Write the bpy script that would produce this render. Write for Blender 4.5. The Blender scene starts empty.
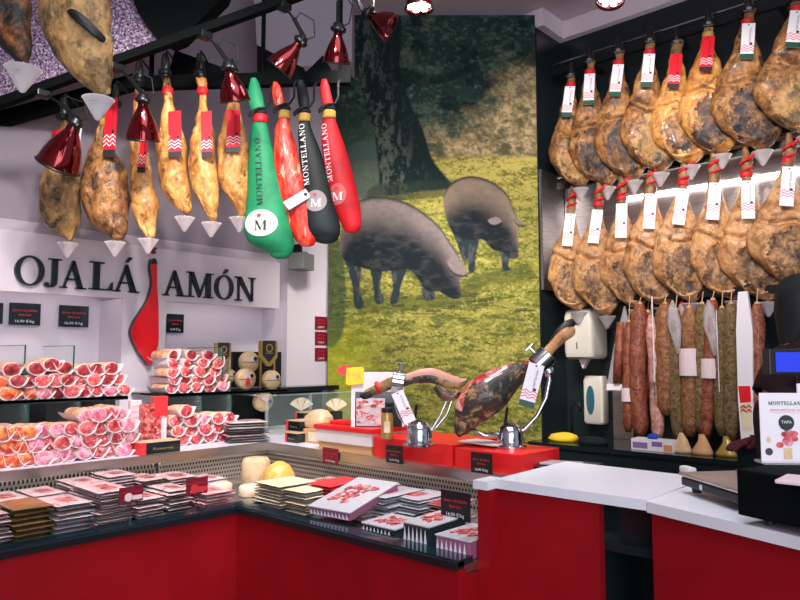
import bpy, bmesh, math, random
import numpy as np
from mathutils import Vector, Matrix, noise as mn
from mathutils.bvhtree import BVHTree
random.seed(7)
PI = math.pi
sc = bpy.context.scene
COL = sc.collection
# ---------------------------------------------------------------- camera and sight lines
TH = math.radians(42.4)
FPX, HZ, H = 690.0, 357.0, 1.45
FH = Vector((math.cos(TH), math.sin(TH), 0)); RT = Vector((math.sin(TH), -math.cos(TH), 0)); ZU = Vector((0, 0, 1))
PITCH = math.atan((HZ - 300) / FPX)
FW = FH * math.cos(PITCH) + ZU * math.sin(PITCH)
UP = -FH * math.sin(PITCH) + ZU * math.cos(PITCH)
CAM = Vector((0, 0, H))
def ray(px, py): return FW + RT * ((px - 400) / FPX) + UP * ((300 - py) / FPX)
def onX(px, py, X): r = ray(px, py); return CAM + r * (X / r.x)
def onY(px, py, Y): r = ray(px, py); return CAM + r * (Y / r.y)
def onZ(px, py, Z): r = ray(px, py); return CAM + r * ((Z - H) / r.z)
def onD(px, py, d): r = ray(px, py); return CAM + r * (d / r.dot(FH))
ROT_X, ROT_Y, ROT_D = -PI / 2, 0.0, TH - PI / 2     # yaw of things facing the viewer from the right wall / sign wall / diagonal
cd = bpy.data.cameras.new('camera'); cam = bpy.data.objects.new('camera', cd); COL.objects.link(cam)
cam.matrix_world = Matrix((( RT.x, UP.x, -FW.x, 0), (RT.y, UP.y, -FW.y, 0), (RT.z, UP.z, -FW.z, H), (0, 0, 0, 1)))
cd.lens = 36 * FPX / 800; cd.sensor_width = 36; cd.clip_start = 0.05
sc.camera = cam
# ---------------------------------------------------------------- materials
def lin(c):
    c = c / 255.0
    return c / 12.92 if c <= 0.04045 else ((c + 0.055) / 1.055) ** 2.4
def S(r, g, b, a=1): return (lin(r), lin(g), lin(b), a)
M = {}
def mat(name, col, rough=0.5, metal=0.0, spec=0.5, emit=None, es=0, coat=0.0, alpha=None, trans=0):
    m = bpy.data.materials.new(name); m.use_nodes = True
    b = m.node_tree.nodes['Principled BSDF']
    b.inputs['Base Color'].default_value = col
    b.inputs['Roughness'].default_value = rough; b.inputs['Metallic'].default_value = metal
    b.inputs['Specular IOR Level'].default_value = spec
    b.inputs['Coat Weight'].default_value = coat
    if trans: b.inputs['Transmission Weight'].default_value = trans
    if alpha is not None: b.inputs['Alpha'].default_value = alpha
    if emit: b.inputs['Emission Color'].default_value = emit; b.inputs['Emission Strength'].default_value = es
    M[name] = m
    return m
def layered(name, base, layers, rough=0.55, bump=0.0, bscale=30, rnd=True, metal=0, spec=0.4, coat=0.0, stretch=(1, 1, 1), coord='Object', rgh=0.62):
    """base colour plus noise-thresholded layers (colour, scale, lo, hi, detail)"""
    m = mat(name, base, rough, metal, spec, coat=coat)
    nt = m.node_tree; N = nt.nodes; L = nt.links; b = N['Principled BSDF']
    tc = N.new('ShaderNodeTexCoord'); mp = N.new('ShaderNodeMapping'); mp.inputs['Scale'].default_value = stretch
    L.new(tc.outputs[coord], mp.inputs['Vector'])
    if rnd:
        oi = N.new('ShaderNodeObjectInfo'); mu = N.new('ShaderNodeMath'); mu.operation = 'MULTIPLY'; mu.inputs[1].default_value = 37.0
        L.new(oi.outputs['Random'], mu.inputs[0]); cx = N.new('ShaderNodeCombineXYZ')
        L.new(mu.outputs[0], cx.inputs[0]); L.new(mu.outputs[0], cx.inputs[2]); L.new(cx.outputs[0], mp.inputs['Location'])
    prev = None
    for i, ly in enumerate(layers):
        c, s, lo, hi = ly[:4]; det = ly[4] if len(ly) > 4 else 4
        n = N.new('ShaderNodeTexNoise'); n.inputs['Scale'].default_value = s; n.inputs['Detail'].default_value = det
        n.inputs['Distortion'].default_value = 0.6; n.inputs['Roughness'].default_value = rgh
        ad = N.new('ShaderNodeVectorMath'); ad.operation = 'ADD'; ad.inputs[1].default_value = (i * 5.3, i * 2.1, i * 9.7)
        L.new(mp.outputs[0], ad.inputs[0]); L.new(ad.outputs[0], n.inputs['Vector'])
        mr = N.new('ShaderNodeMapRange'); mr.inputs['From Min'].default_value = lo; mr.inputs['From Max'].default_value = hi
        L.new(n.outputs['Fac'], mr.inputs['Value'])
        mx = N.new('ShaderNodeMix'); mx.data_type = 'RGBA'
        L.new(mr.outputs[0], mx.inputs['Factor'])
        if prev: L.new(prev, mx.inputs['A'])
        else: mx.inputs['A'].default_value = base
        mx.inputs['B'].default_value = c
        prev = mx.outputs['Result']
    if prev: L.new(prev, b.inputs['Base Color'])
    if bump:
        n = N.new('ShaderNodeTexNoise'); n.inputs['Scale'].default_value = bscale; n.inputs['Detail'].default_value = 5
        L.new(mp.outputs[0], n.inputs['Vector'])
        bp = N.new('ShaderNodeBump'); bp.inputs['Strength'].default_value = bump; bp.inputs['Distance'].default_value = 0.01
        L.new(n.outputs['Fac'], bp.inputs['Height']); L.new(bp.outputs[0], b.inputs['Normal'])
    return m
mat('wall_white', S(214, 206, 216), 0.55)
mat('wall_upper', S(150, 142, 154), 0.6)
mat('ceiling_paint', S(196, 180, 188), 0.7)
mat('fascia', S(225, 212, 220), 0.6)
mat('black_gloss', S(22, 32, 36), 0.12, spec=0.6)
mat('dark_wall', S(26, 36, 40), 0.22, spec=0.5)
mat('black', S(16, 20, 22), 0.45)
mat('black_matte', S(9, 13, 14), 0.9, spec=0.1)
mat('black_metal', S(20, 24, 27), 0.35, 0.3)
mat('dark_cloth', S(30, 36, 38), 0.9, spec=0.1)
layered('steel', S(196, 190, 188), [(S(160, 156, 156), 6, 0.4, 0.7)], rough=0.38, metal=1.0, stretch=(1, 1, 14), rnd=False)
mat('steel_rim', S(190, 182, 178), 0.3, 1.0)
mat('chrome', S(205, 210, 214), 0.12, 1.0)
layered('counter_red', S(156, 15, 26), [(S(138, 12, 22), 3, 0.35, 0.7)], rough=0.4, rnd=False, spec=0.3)
mat('counter_white', S(226, 228, 236), 0.3)
mat('white_plastic', S(226, 222, 220), 0.35)
mat('cup_plastic', S(240, 236, 242), 0.35); _b = M['cup_plastic'].node_tree.nodes['Principled BSDF']; _b.inputs['Subsurface Weight'].default_value = 1.0; _b.inputs['Subsurface Radius'].default_value = (0.05, 0.05, 0.05); _b.inputs['Subsurface Scale'].default_value = 0.5
mat('dispenser_plastic', S(206, 200, 190), 0.35)
mat('red_paint', S(222, 30, 32), 0.4)
mat('logo_red', S(214, 20, 32), 0.25, coat=0.5)
mat('sign_black', S(12, 32, 36), 0.35)
mat('lamp_red', S(108, 6, 14), 0.10, 0.9, coat=0.6)
mat('led', S(255, 255, 255), emit=(1, 0.98, 1, 1), es=8)
mat('led_strip', S(255, 255, 255), emit=(1, 0.93, 0.90, 1), es=14)
mat('shelf_led', S(255, 255, 255), emit=(1, 0.90, 0.92, 1), es=4.5)
mat('screen_blue', S(10, 20, 60), emit=S(14, 50, 235), es=1.0)
mat('tag_white', S(238, 234, 240), 0.45)
mat('tag_red', S(225, 22, 44), 0.4)
mat('tag_green', S(30, 74, 62), 0.5)
mat('tag_black', S(26, 30, 34), 0.5)
mat('ink', S(60, 58, 66), 0.6)
mat('ink_red', S(222, 30, 60), 0.5)
mat('ink_white', S(240, 236, 240), 0.5)
mat('ink_dark', S(34, 40, 48), 0.6)
mat('strap_red', S(206, 24, 38), 0.6)
mat('rope_gold', S(186, 150, 70), 0.8)
mat('maroon_card', S(120, 18, 38), 0.5)
mat('card_red', S(214, 50, 56), 0.5)
mat('yellow', S(245, 205, 40), 0.5)
mat('yellow_cloth', S(225, 190, 40), 0.9)
mat('gold', S(190, 160, 90), 0.35, 0.5)
mat('wood_box', S(206, 160, 110), 0.6)
mat('hoof', S(24, 22, 22), 0.4)
mat('hair', S(14, 18, 20), 0.7)
mat('skin_person', S(150, 98, 78), 0.5)
mat('glove', S(98, 24, 36), 0.6)
layered('jacket', S(56, 20, 30), [(S(30, 16, 24), 5, 0.4, 0.65)], rough=0.85)
mat('khaki', S(72, 76, 48), 0.9)
mat('cap', S(22, 34, 34), 0.8)
layered('ham_skin', S(168, 114, 62), [(S(200, 150, 90), 7, 0.42, 0.62, 8), (S(120, 76, 44), 11, 0.44, 0.60, 10), (S(72, 54, 40), 13, 0.49, 0.61, 10), (S(36, 38, 40), 7, 0.53, 0.63, 12)], rgh=0.72, stretch=(1.5, 1.5, 1.0), rough=0.45, bump=0.9, bscale=30, coat=0.08)
layered('ham_face', S(122, 86, 56), [(S(182, 132, 80), 14, 0.50, 0.62, 10), (S(70, 58, 52), 11, 0.44, 0.57, 12), (S(32, 36, 42), 9, 0.48, 0.58, 12)], rgh=0.72, stretch=(1.5, 1.5, 1.0), rough=0.5, bump=1.0, bscale=40)
layered('ham_face_pale', S(150, 108, 70), [(S(196, 148, 98), 14, 0.45, 0.60, 10), (S(92, 68, 50), 12, 0.44, 0.58, 12), (S(48, 42, 38), 9, 0.52, 0.62, 12)], rgh=0.72, stretch=(1.5, 1.5, 1.0), rough=0.5, bump=1.0, bscale=40)
layered('ham_pale', S(208, 158, 106), [(S(222, 182, 136), 9, 0.5, 0.62, 8), (S(178, 122, 72), 8, 0.44, 0.60, 10), (S(134, 90, 58), 14, 0.50, 0.62, 12), (S(84, 62, 48), 10, 0.56, 0.66, 12)], rgh=0.72, stretch=(1.5, 1.5, 1.0), rough=0.42, bump=0.7, bscale=30, coat=0.1)
layered('ham_gold', S(194, 134, 66), [(S(230, 178, 104), 6, 0.42, 0.62, 8), (S(160, 98, 46), 10, 0.46, 0.62, 10), (S(96, 62, 38), 14, 0.53, 0.64, 12), (S(46, 46, 38), 7, 0.585, 0.67, 12)], rgh=0.72, stretch=(1.5, 1.5, 1.0), rough=0.4, bump=0.7, bscale=28, coat=0.15)
layered('ham_dry', S(166, 124, 72), [(S(198, 156, 98), 9, 0.4, 0.6, 10), (S(112, 88, 54), 12, 0.46, 0.60, 12), (S(46, 52, 44), 6, 0.51, 0.62, 12)], rgh=0.72, stretch=(1.5, 1.5, 1.0), rough=0.5, bump=1.0, bscale=36)
layered('ham_bigdark', S(190, 112, 48), [(S(96, 66, 38), 6, 0.40, 0.58, 10), (S(46, 46, 36), 5, 0.42, 0.54, 12), (S(24, 30, 28), 8, 0.46, 0.58, 12)], rgh=0.72, stretch=(1.5, 1.5, 1.0), rough=0.45, bump=0.9, bscale=24)
layered('shank', S(150, 112, 70), [(S(92, 68, 46), 12, 0.42, 0.6, 6)], rough=0.5, bump=0.3)
layered('meat', S(196, 64, 70), [(S(226, 116, 116), 40, 0.46, 0.6, 5), (S(156, 34, 44), 18, 0.5, 0.62), (S(242, 196, 190), 46, 0.57, 0.66, 3)], rough=0.35, coat=0.2)
layered('meat_dark', S(150, 40, 48), [(S(190, 84, 84), 50, 0.5, 0.62, 5), (S(104, 24, 30), 18, 0.5, 0.62)], rough=0.35, coat=0.2)
layered('meat_pink', S(226, 128, 150), [(S(244, 190, 204), 34, 0.46, 0.58, 5), (S(200, 70, 100), 22, 0.5, 0.62)], rough=0.3, coat=0.3)
layered('meat_orange', S(222, 96, 54), [(S(238, 160, 90), 34, 0.46, 0.58, 5), (S(196, 50, 36), 22, 0.5, 0.62)], rough=0.3, coat=0.3)
layered('fat', S(238, 206, 196), [(S(222, 160, 148), 18, 0.5, 0.7)], rough=0.4)
layered('rind', S(200, 140, 100), [(S(226, 186, 150), 18, 0.4, 0.6)], rough=0.5)
mat('paper', S(228, 208, 212), 0.8)
layered('sausage_brown', S(136, 88, 56), [(S(172, 122, 78), 30, 0.45, 0.6, 10), (S(92, 56, 38), 44, 0.48, 0.62, 10)], rgh=0.7, rough=0.5, bump=0.8, bscale=90)
layered('sausage_red', S(138, 74, 52), [(S(166, 102, 74), 30, 0.45, 0.6, 10), (S(104, 44, 32), 36, 0.48, 0.6, 10)], rgh=0.7, rough=0.38, bump=0.7, bscale=80, coat=0.25)
layered('sausage_mould', S(112, 88, 54), [(S(150, 124, 82), 60, 0.45, 0.6, 10), (S(66, 58, 38), 50, 0.48, 0.62, 10)], rgh=0.7, rough=0.7, bump=1.0, bscale=110)
layered('sausage_pink', S(196, 136, 126), [(S(220, 176, 168), 20, 0.45, 0.6, 6), (S(150, 84, 76), 26, 0.5, 0.62, 6)], rough=0.35, bump=0.3, bscale=50, coat=0.3)
layered('cheese', S(224, 196, 156), [(S(206, 170, 126), 14, 0.45, 0.62)], rough=0.5)
layered('cheese_pale', S(236, 220, 190), [(S(222, 200, 160), 14, 0.45, 0.62)], rough=0.5)
layered('cheese_rind', S(176, 138, 96), [(S(140, 104, 70), 20, 0.45, 0.6)], rough=0.55, bump=0.3)
layered('cheese_yellow', S(226, 180, 84), [(S(240, 206, 130), 20, 0.5, 0.62)], rough=0.4)
layered('green_bag', S(22, 142, 92), [(S(16, 120, 78), 8, 0.45, 0.65)], rough=0.6)
layered('net_red', S(206, 38, 28), [(S(232, 80, 56), 24, 0.46, 0.56, 3), (S(246, 190, 150), 16, 0.58, 0.64, 3), (S(160, 14, 14), 14, 0.56, 0.66)], rough=0.35, stretch=(1.6, 1, 0.55), bump=0.6, bscale=40, coat=0.3)
layered('black_bag', S(20, 34, 34), [(S(14, 24, 26), 8, 0.45, 0.65)], rough=0.6)
layered('red_bag', S(196, 14, 30), [(S(170, 8, 22), 8, 0.45, 0.65)], rough=0.55)
layered('carved_meat', S(176, 48, 56), [(S(232, 170, 166), 16, 0.5, 0.6, 5), (S(120, 20, 32), 12, 0.5, 0.62)], rough=0.3, coat=0.4)
layered('carved_dark', S(60, 52, 42), [(S(172, 134, 90), 13, 0.50, 0.57, 10), (S(26, 32, 30), 10, 0.47, 0.56, 10), (S(120, 60, 46), 16, 0.58, 0.64, 8)], rgh=0.7, rough=0.4, coat=0.3, bump=0.7)
layered('speckle', S(120, 100, 126), [(S(196, 176, 200), 70, 0.5, 0.56, 2), (S(52, 42, 60), 80, 0.52, 0.58, 2)], rough=0.6, rnd=False)
layered('pack_print', S(232, 206, 206), [(S(206, 110, 112), 30, 0.54, 0.66)], rough=0.25, coat=0.5)
layered('pack_meat', S(190, 70, 70), [(S(228, 150, 144), 40, 0.45, 0.6, 5), (S(140, 30, 40), 30, 0.5, 0.6)], rough=0.3, coat=0.5)
mat('film', S(188, 188, 196), 0.15, spec=0.8)
mat('pack_dark', S(30, 46, 48), 0.2, spec=0.8)
mat('pack_teal', S(60, 120, 140), 0.2, 0.5)
mat('pack_gold', S(180, 132, 70), 0.25, 0.5)
mat('pack_side', S(120, 108, 116), 0.3)
mat('pack_red', S(190, 44, 56), 0.3)
mat('pack_pattern', S(150, 90, 120), 0.4)
mat('hole', S(10, 12, 14), 0.7)
layered('floor_tile', S(70, 68, 70), [(S(54, 52, 56), 4, 0.4, 0.6)], rough=0.35, rnd=False)
def glass(name, col, alpha):
    m = mat(name, col, 0.03, spec=0.6, alpha=alpha); return m
glass('glass', S(190, 220, 215), 0.10)
glass('glass_edge', S(30, 90, 76), 0.9)
glass('acrylic', S(225, 230, 235), 0.25)
glass('bag_film', S(225, 220, 226), 0.32)
mat('sill', S(70, 96, 110), 0.10, 0.85)
mat('perforated', S(176, 164, 150), 0.45, 0.45)
mat('deck_led', S(255, 255, 255), emit=(1, 0.96, 0.92, 1), es=14)
# ---------------------------------------------------------------- mesh builder
class MB:
    def __init__(s): s.v = []; s.f = []; s.m = []
    def add(s, vs, fs, mi=0, T=None):
        o = len(s.v)
        s.v += [(T @ Vector(v) if T is not None else Vector(v)) for v in vs]
        s.f += [tuple(i + o for i in f) for f in fs]; s.m += [mi] * len(fs)
        return s
    def box(s, c, d, mi=0, rot=None, bev=0.0):
        x, y, z = d[0] / 2, d[1] / 2, d[2] / 2
        T = Matrix.Translation(Vector(c))
        if rot is not None: T = T @ rot
        if bev > 0:
            b = min(bev, x * 0.9, y * 0.9, z * 0.9)
            bm = bmesh.new(); bmesh.ops.create_cube(bm, size=1)
            for v in bm.verts: v.co = Vector((v.co.x * 2 * x, v.co.y * 2 * y, v.co.z * 2 * z))
            bmesh.ops.bevel(bm, geom=bm.edges[:], offset=b, segments=2, profile=0.6, affect='EDGES')
            bm.verts.index_update()
            s.add([v.co.copy() for v in bm.verts], [tuple(v.index for v in f.verts) for f in bm.faces], mi, T); bm.free()
            return s
        vs = [(-x, -y, -z), (x, -y, -z), (x, y, -z), (-x, y, -z), (-x, -y, z), (x, -y, z), (x, y, z), (-x, y, z)]
        return s.add(vs, [(0, 3, 2, 1), (4, 5, 6, 7), (0, 1, 5, 4), (1, 2, 6, 5), (2, 3, 7, 6), (3, 0, 4, 7)], mi, T)
    def b2(s, lo, hi, mi=0, bev=0.0):
        return s.box([(a + b) / 2 for a, b in zip(lo, hi)], [abs(b - a) for a, b in zip(lo, hi)], mi, None, bev)
    def prism(s, pts, y0, y1, mi=0, T=None, side=None):
        """outline in x,z extruded from y0 (front) to y1"""
        n = len(pts); a = sum(pts[i][0] * pts[(i + 1) % n][1] - pts[(i + 1) % n][0] * pts[i][1] for i in range(n))
        if a < 0: pts = pts[::-1]
        vs = [(p[0], y0, p[1]) for p in pts] + [(p[0], y1, p[1]) for p in pts]
        s.add(vs, [tuple(range(n)), tuple(range(2 * n - 1, n - 1, -1))], mi, T)
        o = len(s.v) - 2 * n
        for i in range(n):
            j = (i + 1) % n
            s.f.append((o + j, o + i, o + n + i, o + n + j)); s.m.append(mi if side is None else side)
        return s
    def ring(s, c, ro, ri, y0, y1, mi=0, n=32, T=None):
        vs = []
        for k in range(n):
            a = 2 * PI * k / n; ca, sa = math.cos(a), math.sin(a)
            vs += [(c[0] + ro[0] * ca, y0, c[1] + ro[1] * sa), (c[0] + ri[0] * ca, y0, c[1] + ri[1] * sa),
                   (c[0] + ro[0] * ca, y1, c[1] + ro[1] * sa), (c[0] + ri[0] * ca, y1, c[1] + ri[1] * sa)]
        fs = []
        for k in range(n):
            a, b = 4 * k, 4 * ((k + 1) % n)
            fs += [(a, b, b + 1, a + 1), (a + 2, a + 3, b + 3, b + 2), (a, a + 2, b + 2, b), (a + 1, b + 1, b + 3, a + 3)]
        return s.add(vs, fs, mi, T)
    def disc(s, c, r, y0, y1, mi=0, n=24, T=None):
        return s.prism([(c[0] + r[0] * math.cos(2 * PI * k / n), c[1] + r[1] * math.sin(2 * PI * k / n)) for k in range(n)], y0, y1, mi, T)
    def lathe(s, prof, T=None, n=24, mi=0, caps=True):
        """prof: (r, z) list"""
        vs = []; fs = []
        for r, z in prof:
            for k in range(n): a = 2 * PI * k / n; vs.append((r * math.cos(a), r * math.sin(a), z))
        for i in range(len(prof) - 1):
            for k in range(n):
                j = (k + 1) % n; fs.append((i * n + k, i * n + j, (i + 1) * n + j, (i + 1) * n + k))
        if caps:
            fs.append(tuple(range(n - 1, -1, -1))); m = (len(prof) - 1) * n; fs.append(tuple(range(m, m + n)))
        return s.add(vs, fs, mi, T)
    def tube(s, pts, r, mi=0, n=8, T=None):
        P = [Vector(p) for p in pts]; rr = r if isinstance(r, (list, tuple)) else [r] * len(P)
        vs = []; fs = []; up = Vector((0.13, 0.31, 0.94))
        for i, p in enumerate(P):
            t = (P[min(i + 1, len(P) - 1)] - P[max(i - 1, 0)]).normalized()
            a = t.cross(up)
            if a.length < 0.1: a = t.cross(Vector((1, 0, 0)))
            a.normalize(); b = t.cross(a).normalized(); up = up - t * up.dot(t)
            if up.length < 0.05: up = b.copy()
            for k in range(n):
                q = 2 * PI * k / n; vs.append(p + a * (rr[i] * math.cos(q)) + b * (rr[i] * math.sin(q)))
        for i in range(len(P) - 1):
            for k in range(n): j = (k + 1) % n; fs.append((i * n + k, i * n + j, (i + 1) * n + j, (i + 1) * n + k))
        fs.append(tuple(range(n - 1, -1, -1))); m = (len(P) - 1) * n; fs.append(tuple(range(m, m + n)))
        return s.add(vs, fs, mi, T)
    def loft(s, secs, n=24, mi=0, jit=0.0, seed=0, freq=6.0, T=None, face=None, sup=2.0, matf=None):
        """secs: (z, xc, yc, hw, hd)"""
        vs = []; fs = []; ms = []
        for (z, xc, yc, hw, hd) in secs:
            for k in range(n):
                a = 2 * PI * k / n; ca, sa = math.cos(a), math.sin(a)
                e = 2.0 / sup
                x = math.copysign(abs(ca) ** e, ca) * hw; y = math.copysign(abs(sa) ** e, sa) * hd
                p = Vector((xc + x, yc + y, z))
                if face: p = face(p, Vector((x, y, 0)))
                if jit:
                    q = p * freq + Vector((seed * 7.7, seed * 3.1, 0))
                    d = mn.noise(q) * jit + mn.noise(q * 2.7) * jit * 0.45
                    rad = Vector((x, y, 0)); rad = rad.normalized() if rad.length > 1e-6 else rad
                    p = p + rad * d
                vs.append(p)
        m = len(secs)
        for i in range(m - 1):
            for k in range(n):
                j = (k + 1) % n; fs.append((i * n + k, i * n + j, (i + 1) * n + j, (i + 1) * n + k))
        fs.append(tuple(range(n - 1, -1, -1))); fs.append(tuple(range((m - 1) * n, m * n)))
        if secs[0][0] > secs[-1][0]: fs = [f[::-1] for f in fs]
        o = len(s.m); s.add(vs, fs, mi, T)
        if matf:
            for i, f in enumerate(fs):
                c = sum((vs[q] for q in f), Vector()) / len(f); s.m[o + i] = matf(c)
        return s
    def mesh(s, name, mats, smooth=False):
        me = bpy.data.meshes.new(name); me.from_pydata([tuple(v) for v in s.v], [], s.f)
        if isinstance(mats, str): mats = [mats]
        for k in mats: me.materials.append(M[k])
        me.polygons.foreach_set('material_index', s.m)
        if smooth: me.polygons.foreach_set('use_smooth', [True] * len(s.f))
        me.update(); me.validate()
        if smooth == 'auto': me.set_sharp_from_angle(angle=math.radians(38))
        return me
    def ob(s, name, mats, parent=None, smooth=False, **k): return ob(name, s.mesh(name, mats, smooth), parent, **k)
def ob(name, me, parent=None, loc=None, rot=None, scale=None):
    o = bpy.data.objects.new(name, me); COL.objects.link(o)
    if parent is not None: o.parent = parent
    if loc is not None: o.location = loc
    if rot is not None: o.rotation_euler = rot
    if scale is not None: o.scale = scale
    return o
def tag(o, label, cat, group=None, kind=None):
    o['label'] = label; o['category'] = cat
    if group: o['group'] = group
    if kind: o['kind'] = kind
    return o
def thing(name, label, cat, loc=(0, 0, 0), rotz=0, group=None, tilt=None):
    o = bpy.data.objects.new(name, None); COL.objects.link(o); o.empty_display_size = 0.05
    o.location = loc; o.rotation_euler = (0, 0, rotz) if tilt is None else tilt
    return tag(o, label, cat, group)
def struct(o): o['kind'] = 'structure'; return o
ORD = ['first', 'second', 'third', 'fourth', 'fifth', 'sixth', 'seventh', 'eighth', 'ninth', 'tenth', 'eleventh', 'twelfth', 'thirteenth', 'fourteenth', 'fifteenth', 'sixteenth']
def Rz(a): return Matrix.Rotation(a, 4, 'Z')
def frame(loc, rotz): return Matrix.Translation(loc) @ Rz(rotz)
# ---------------------------------------------------------------- lettering
_tc = {}
def text_geo(t, size):
    if t not in _tc:
        cu = bpy.data.curves.new('t', 'FONT'); cu.body = t; cu.size = 1; cu.resolution_u = 2
        o = bpy.data.objects.new('t', cu); me = bpy.data.meshes.new_from_object(o)
        vs = [v.co.copy() for v in me.vertices]; fs = [tuple(p.vertices) for p in me.polygons]
        bpy.data.objects.remove(o); bpy.data.meshes.remove(me); bpy.data.curves.remove(cu)
        x0 = min([v.x for v in vs] or [0]); x1 = max([v.x for v in vs] or [1])
        _tc[t] = (vs, fs, (x0 + x1) / 2, x1 - x0)
    vs, fs, c, w = _tc[t]
    return [((v.x - c) * size, v.y * size) for v in vs], fs, w * size
def put_text(mb, t, size, x, z, y, mi, width=None, rot=0.0, T=None):
    vs, fs, w = text_geo(t, size)
    k = width / w if width else 1.0
    ca, sa = math.cos(rot), math.sin(rot)
    out = []
    for a, b in vs:
        a *= k; out.append((x + a * ca - b * sa, y, z + a * sa + b * ca))
    mb.add(out, fs, mi, T)
def diag(x0, x1, t, xa, xb): return None
SER = 0.05
GL = {
 'O': (0.92, [('ring', (0.46, 0.5), (0.44, 0.53), (0.28, 0.47))]),
 'I': (0.42, [('p', [(0.12, 0), (0.3, 0), (0.3, 1), (0.12, 1)])]),
 'J': (0.5, [('p', [(0.2, 0.2), (0.19, 0.06), (0.12, 0.03), (0.1, 0.12), (0.03, 0.15), (-0.04, 0.09), (-0.02, 0.0), (0.1, -0.04), (0.26, -0.02), (0.36, 0.07), (0.38, 0.24), (0.38, 1), (0.2, 1)]), ('p', [(0.08, 1 - SER), (0.5, 1 - SER), (0.5, 1), (0.08, 1)])]),
 'A': (0.98, [('p', [(0.1, 0), (0.17, 0), (0.49, 0.88), (0.48, 1), (0.44, 1)]), ('p', [(0.66, 0), (0.87, 0), (0.52, 1), (0.44, 1), (0.42, 0.8)]), ('p', [(0.2, 0.3), (0.7, 0.3), (0.7, 0.36), (0.2, 0.36)]), ('p', [(0, 0), (0.27, 0), (0.27, SER), (0, SER)]), ('p', [(0.58, 0), (0.98, 0), (0.98, SER), (0.58, SER)])]),
 'L': (0.72, [('p', [(0.12, 0), (0.3, 0), (0.3, 1), (0.12, 1)]), ('p', [(0, 1 - SER), (0.44, 1 - SER), (0.44, 1), (0, 1)]), ('p', [(0, 0), (0.7, 0), (0.72, 0.3), (0.68, 0.3), (0.6, 0.08), (0.5, SER), (0, SER)])]),
 'M': (1.16, [('p', [(0.12, 0), (0.19, 0), (0.19, 1), (0.12, 1)]), ('p', [(0.08, 1), (0.28, 1), (0.62, 0.12), (0.56, 0), (0.52, 0)]), ('p', [(0.52, 0), (0.57, 0), (0.92, 1), (0.86, 1)]), ('p', [(0.84, 0), (1.04, 0), (1.04, 1), (0.84, 1)]), ('p', [(0, 0), (0.32, 0), (0.32, SER), (0, SER)]), ('p', [(0.74, 0), (1.16, 0), (1.16, SER), (0.74, SER)]), ('p', [(0, 1 - SER), (0.24, 1 - SER), (0.24, 1), (0, 1)]), ('p', [(0.9, 1 - SER), (1.16, 1 - SER), (1.16, 1), (0.9, 1)])]),
 'N': (1.0, [('p', [(0.13, 0), (0.2, 0), (0.2, 1), (0.13, 1)]), ('p', [(0.06, 1), (0.28, 1), (0.88, 0.0), (0.8, 0), (0.76, 0)]), ('p', [(0.81, 0), (0.88, 0), (0.88, 1), (0.81, 1)]), ('p', [(0, 0), (0.33, 0), (0.33, SER), (0, SER)]), ('p', [(0, 1 - SER), (0.24, 1 - SER), (0.24, 1), (0, 1)]), ('p', [(0.68, 1 - SER), (1.0, 1 - SER), (1.0, 1), (0.68, 1)])]),
 'T': (0.86, [('p', [(0.34, 0), (0.52, 0), (0.52, 1), (0.34, 1)]), ('p', [(0.02, 1), (0.0, 0.72), (0.05, 0.72), (0.14, 0.94), (0.72, 0.94), (0.81, 0.72), (0.86, 0.72), (0.84, 1)]), ('p', [(0.22, 0), (0.64, 0), (0.64, SER), (0.22, SER)])]),
 'E': (0.76, [('p', [(0.12, 0), (0.3, 0), (0.3, 1), (0.12, 1)]), ('p', [(0, 0), (0.7, 0), (0.76, 0.28), (0.7, 0.28), (0.62, 0.07), (0, SER)]), ('p', [(0, 1), (0.68, 1), (0.7, 0.74), (0.66, 0.74), (0.58, 0.94), (0, 0.95)]), ('p', [(0.3, 0.48), (0.5, 0.48), (0.52, 0.38), (0.56, 0.38), (0.56, 0.64), (0.52, 0.64), (0.5, 0.54), (0.3, 0.54)])]),
}
def glyph(mb, ch, x, z, h, wscale, y0, y1, mi=0, T=None, accent=False):
    w, parts = GL[ch]
    for p in parts:
        if p[0] == 'ring':
            mb.ring((x + p[1][0] * h * wscale, z + p[1][1] * h), (p[2][0] * h * wscale, p[2][1] * h), (p[3][0] * h * wscale, p[3][1] * h), y0, y1, mi, 36, T)
        else: mb.prism([(x + a * h * wscale, z + b * h) for a, b in p[1]], y0, y1, mi, T)
    if accent:
        c = w / 2
        mb.prism([(x + (c + a) * h * wscale, z + b * h) for a, b in [(-0.06, 1.08), (0.02, 1.08), (0.2, 1.26), (0.06, 1.29)]], y0, y1, mi, T)
    return w * h * wscale
def serif_word(mb, word, h, x0, z, y0, y1, mi, gap=0.12, T=None):
    x = x0
    for ch in word: x += glyph(mb, ch, x, z, h, 1.0, y0, y1, mi, T) + gap * h
    return x - x0
# ================================================================ SETTING
def sbox(name, lo, hi, m, bev=0): return struct(MB().b2(lo, hi, 0, bev).ob(name, m))
XW, YW, YS = 4.84, 2.67, 3.9
sbox('floor', (-2.5, -3, -0.05), (6, 5, 0), 'floor_tile')
sbox('ceiling', (-2.5, -3, 4.11), (6, 5, 4.2), 'ceiling_paint')
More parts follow.
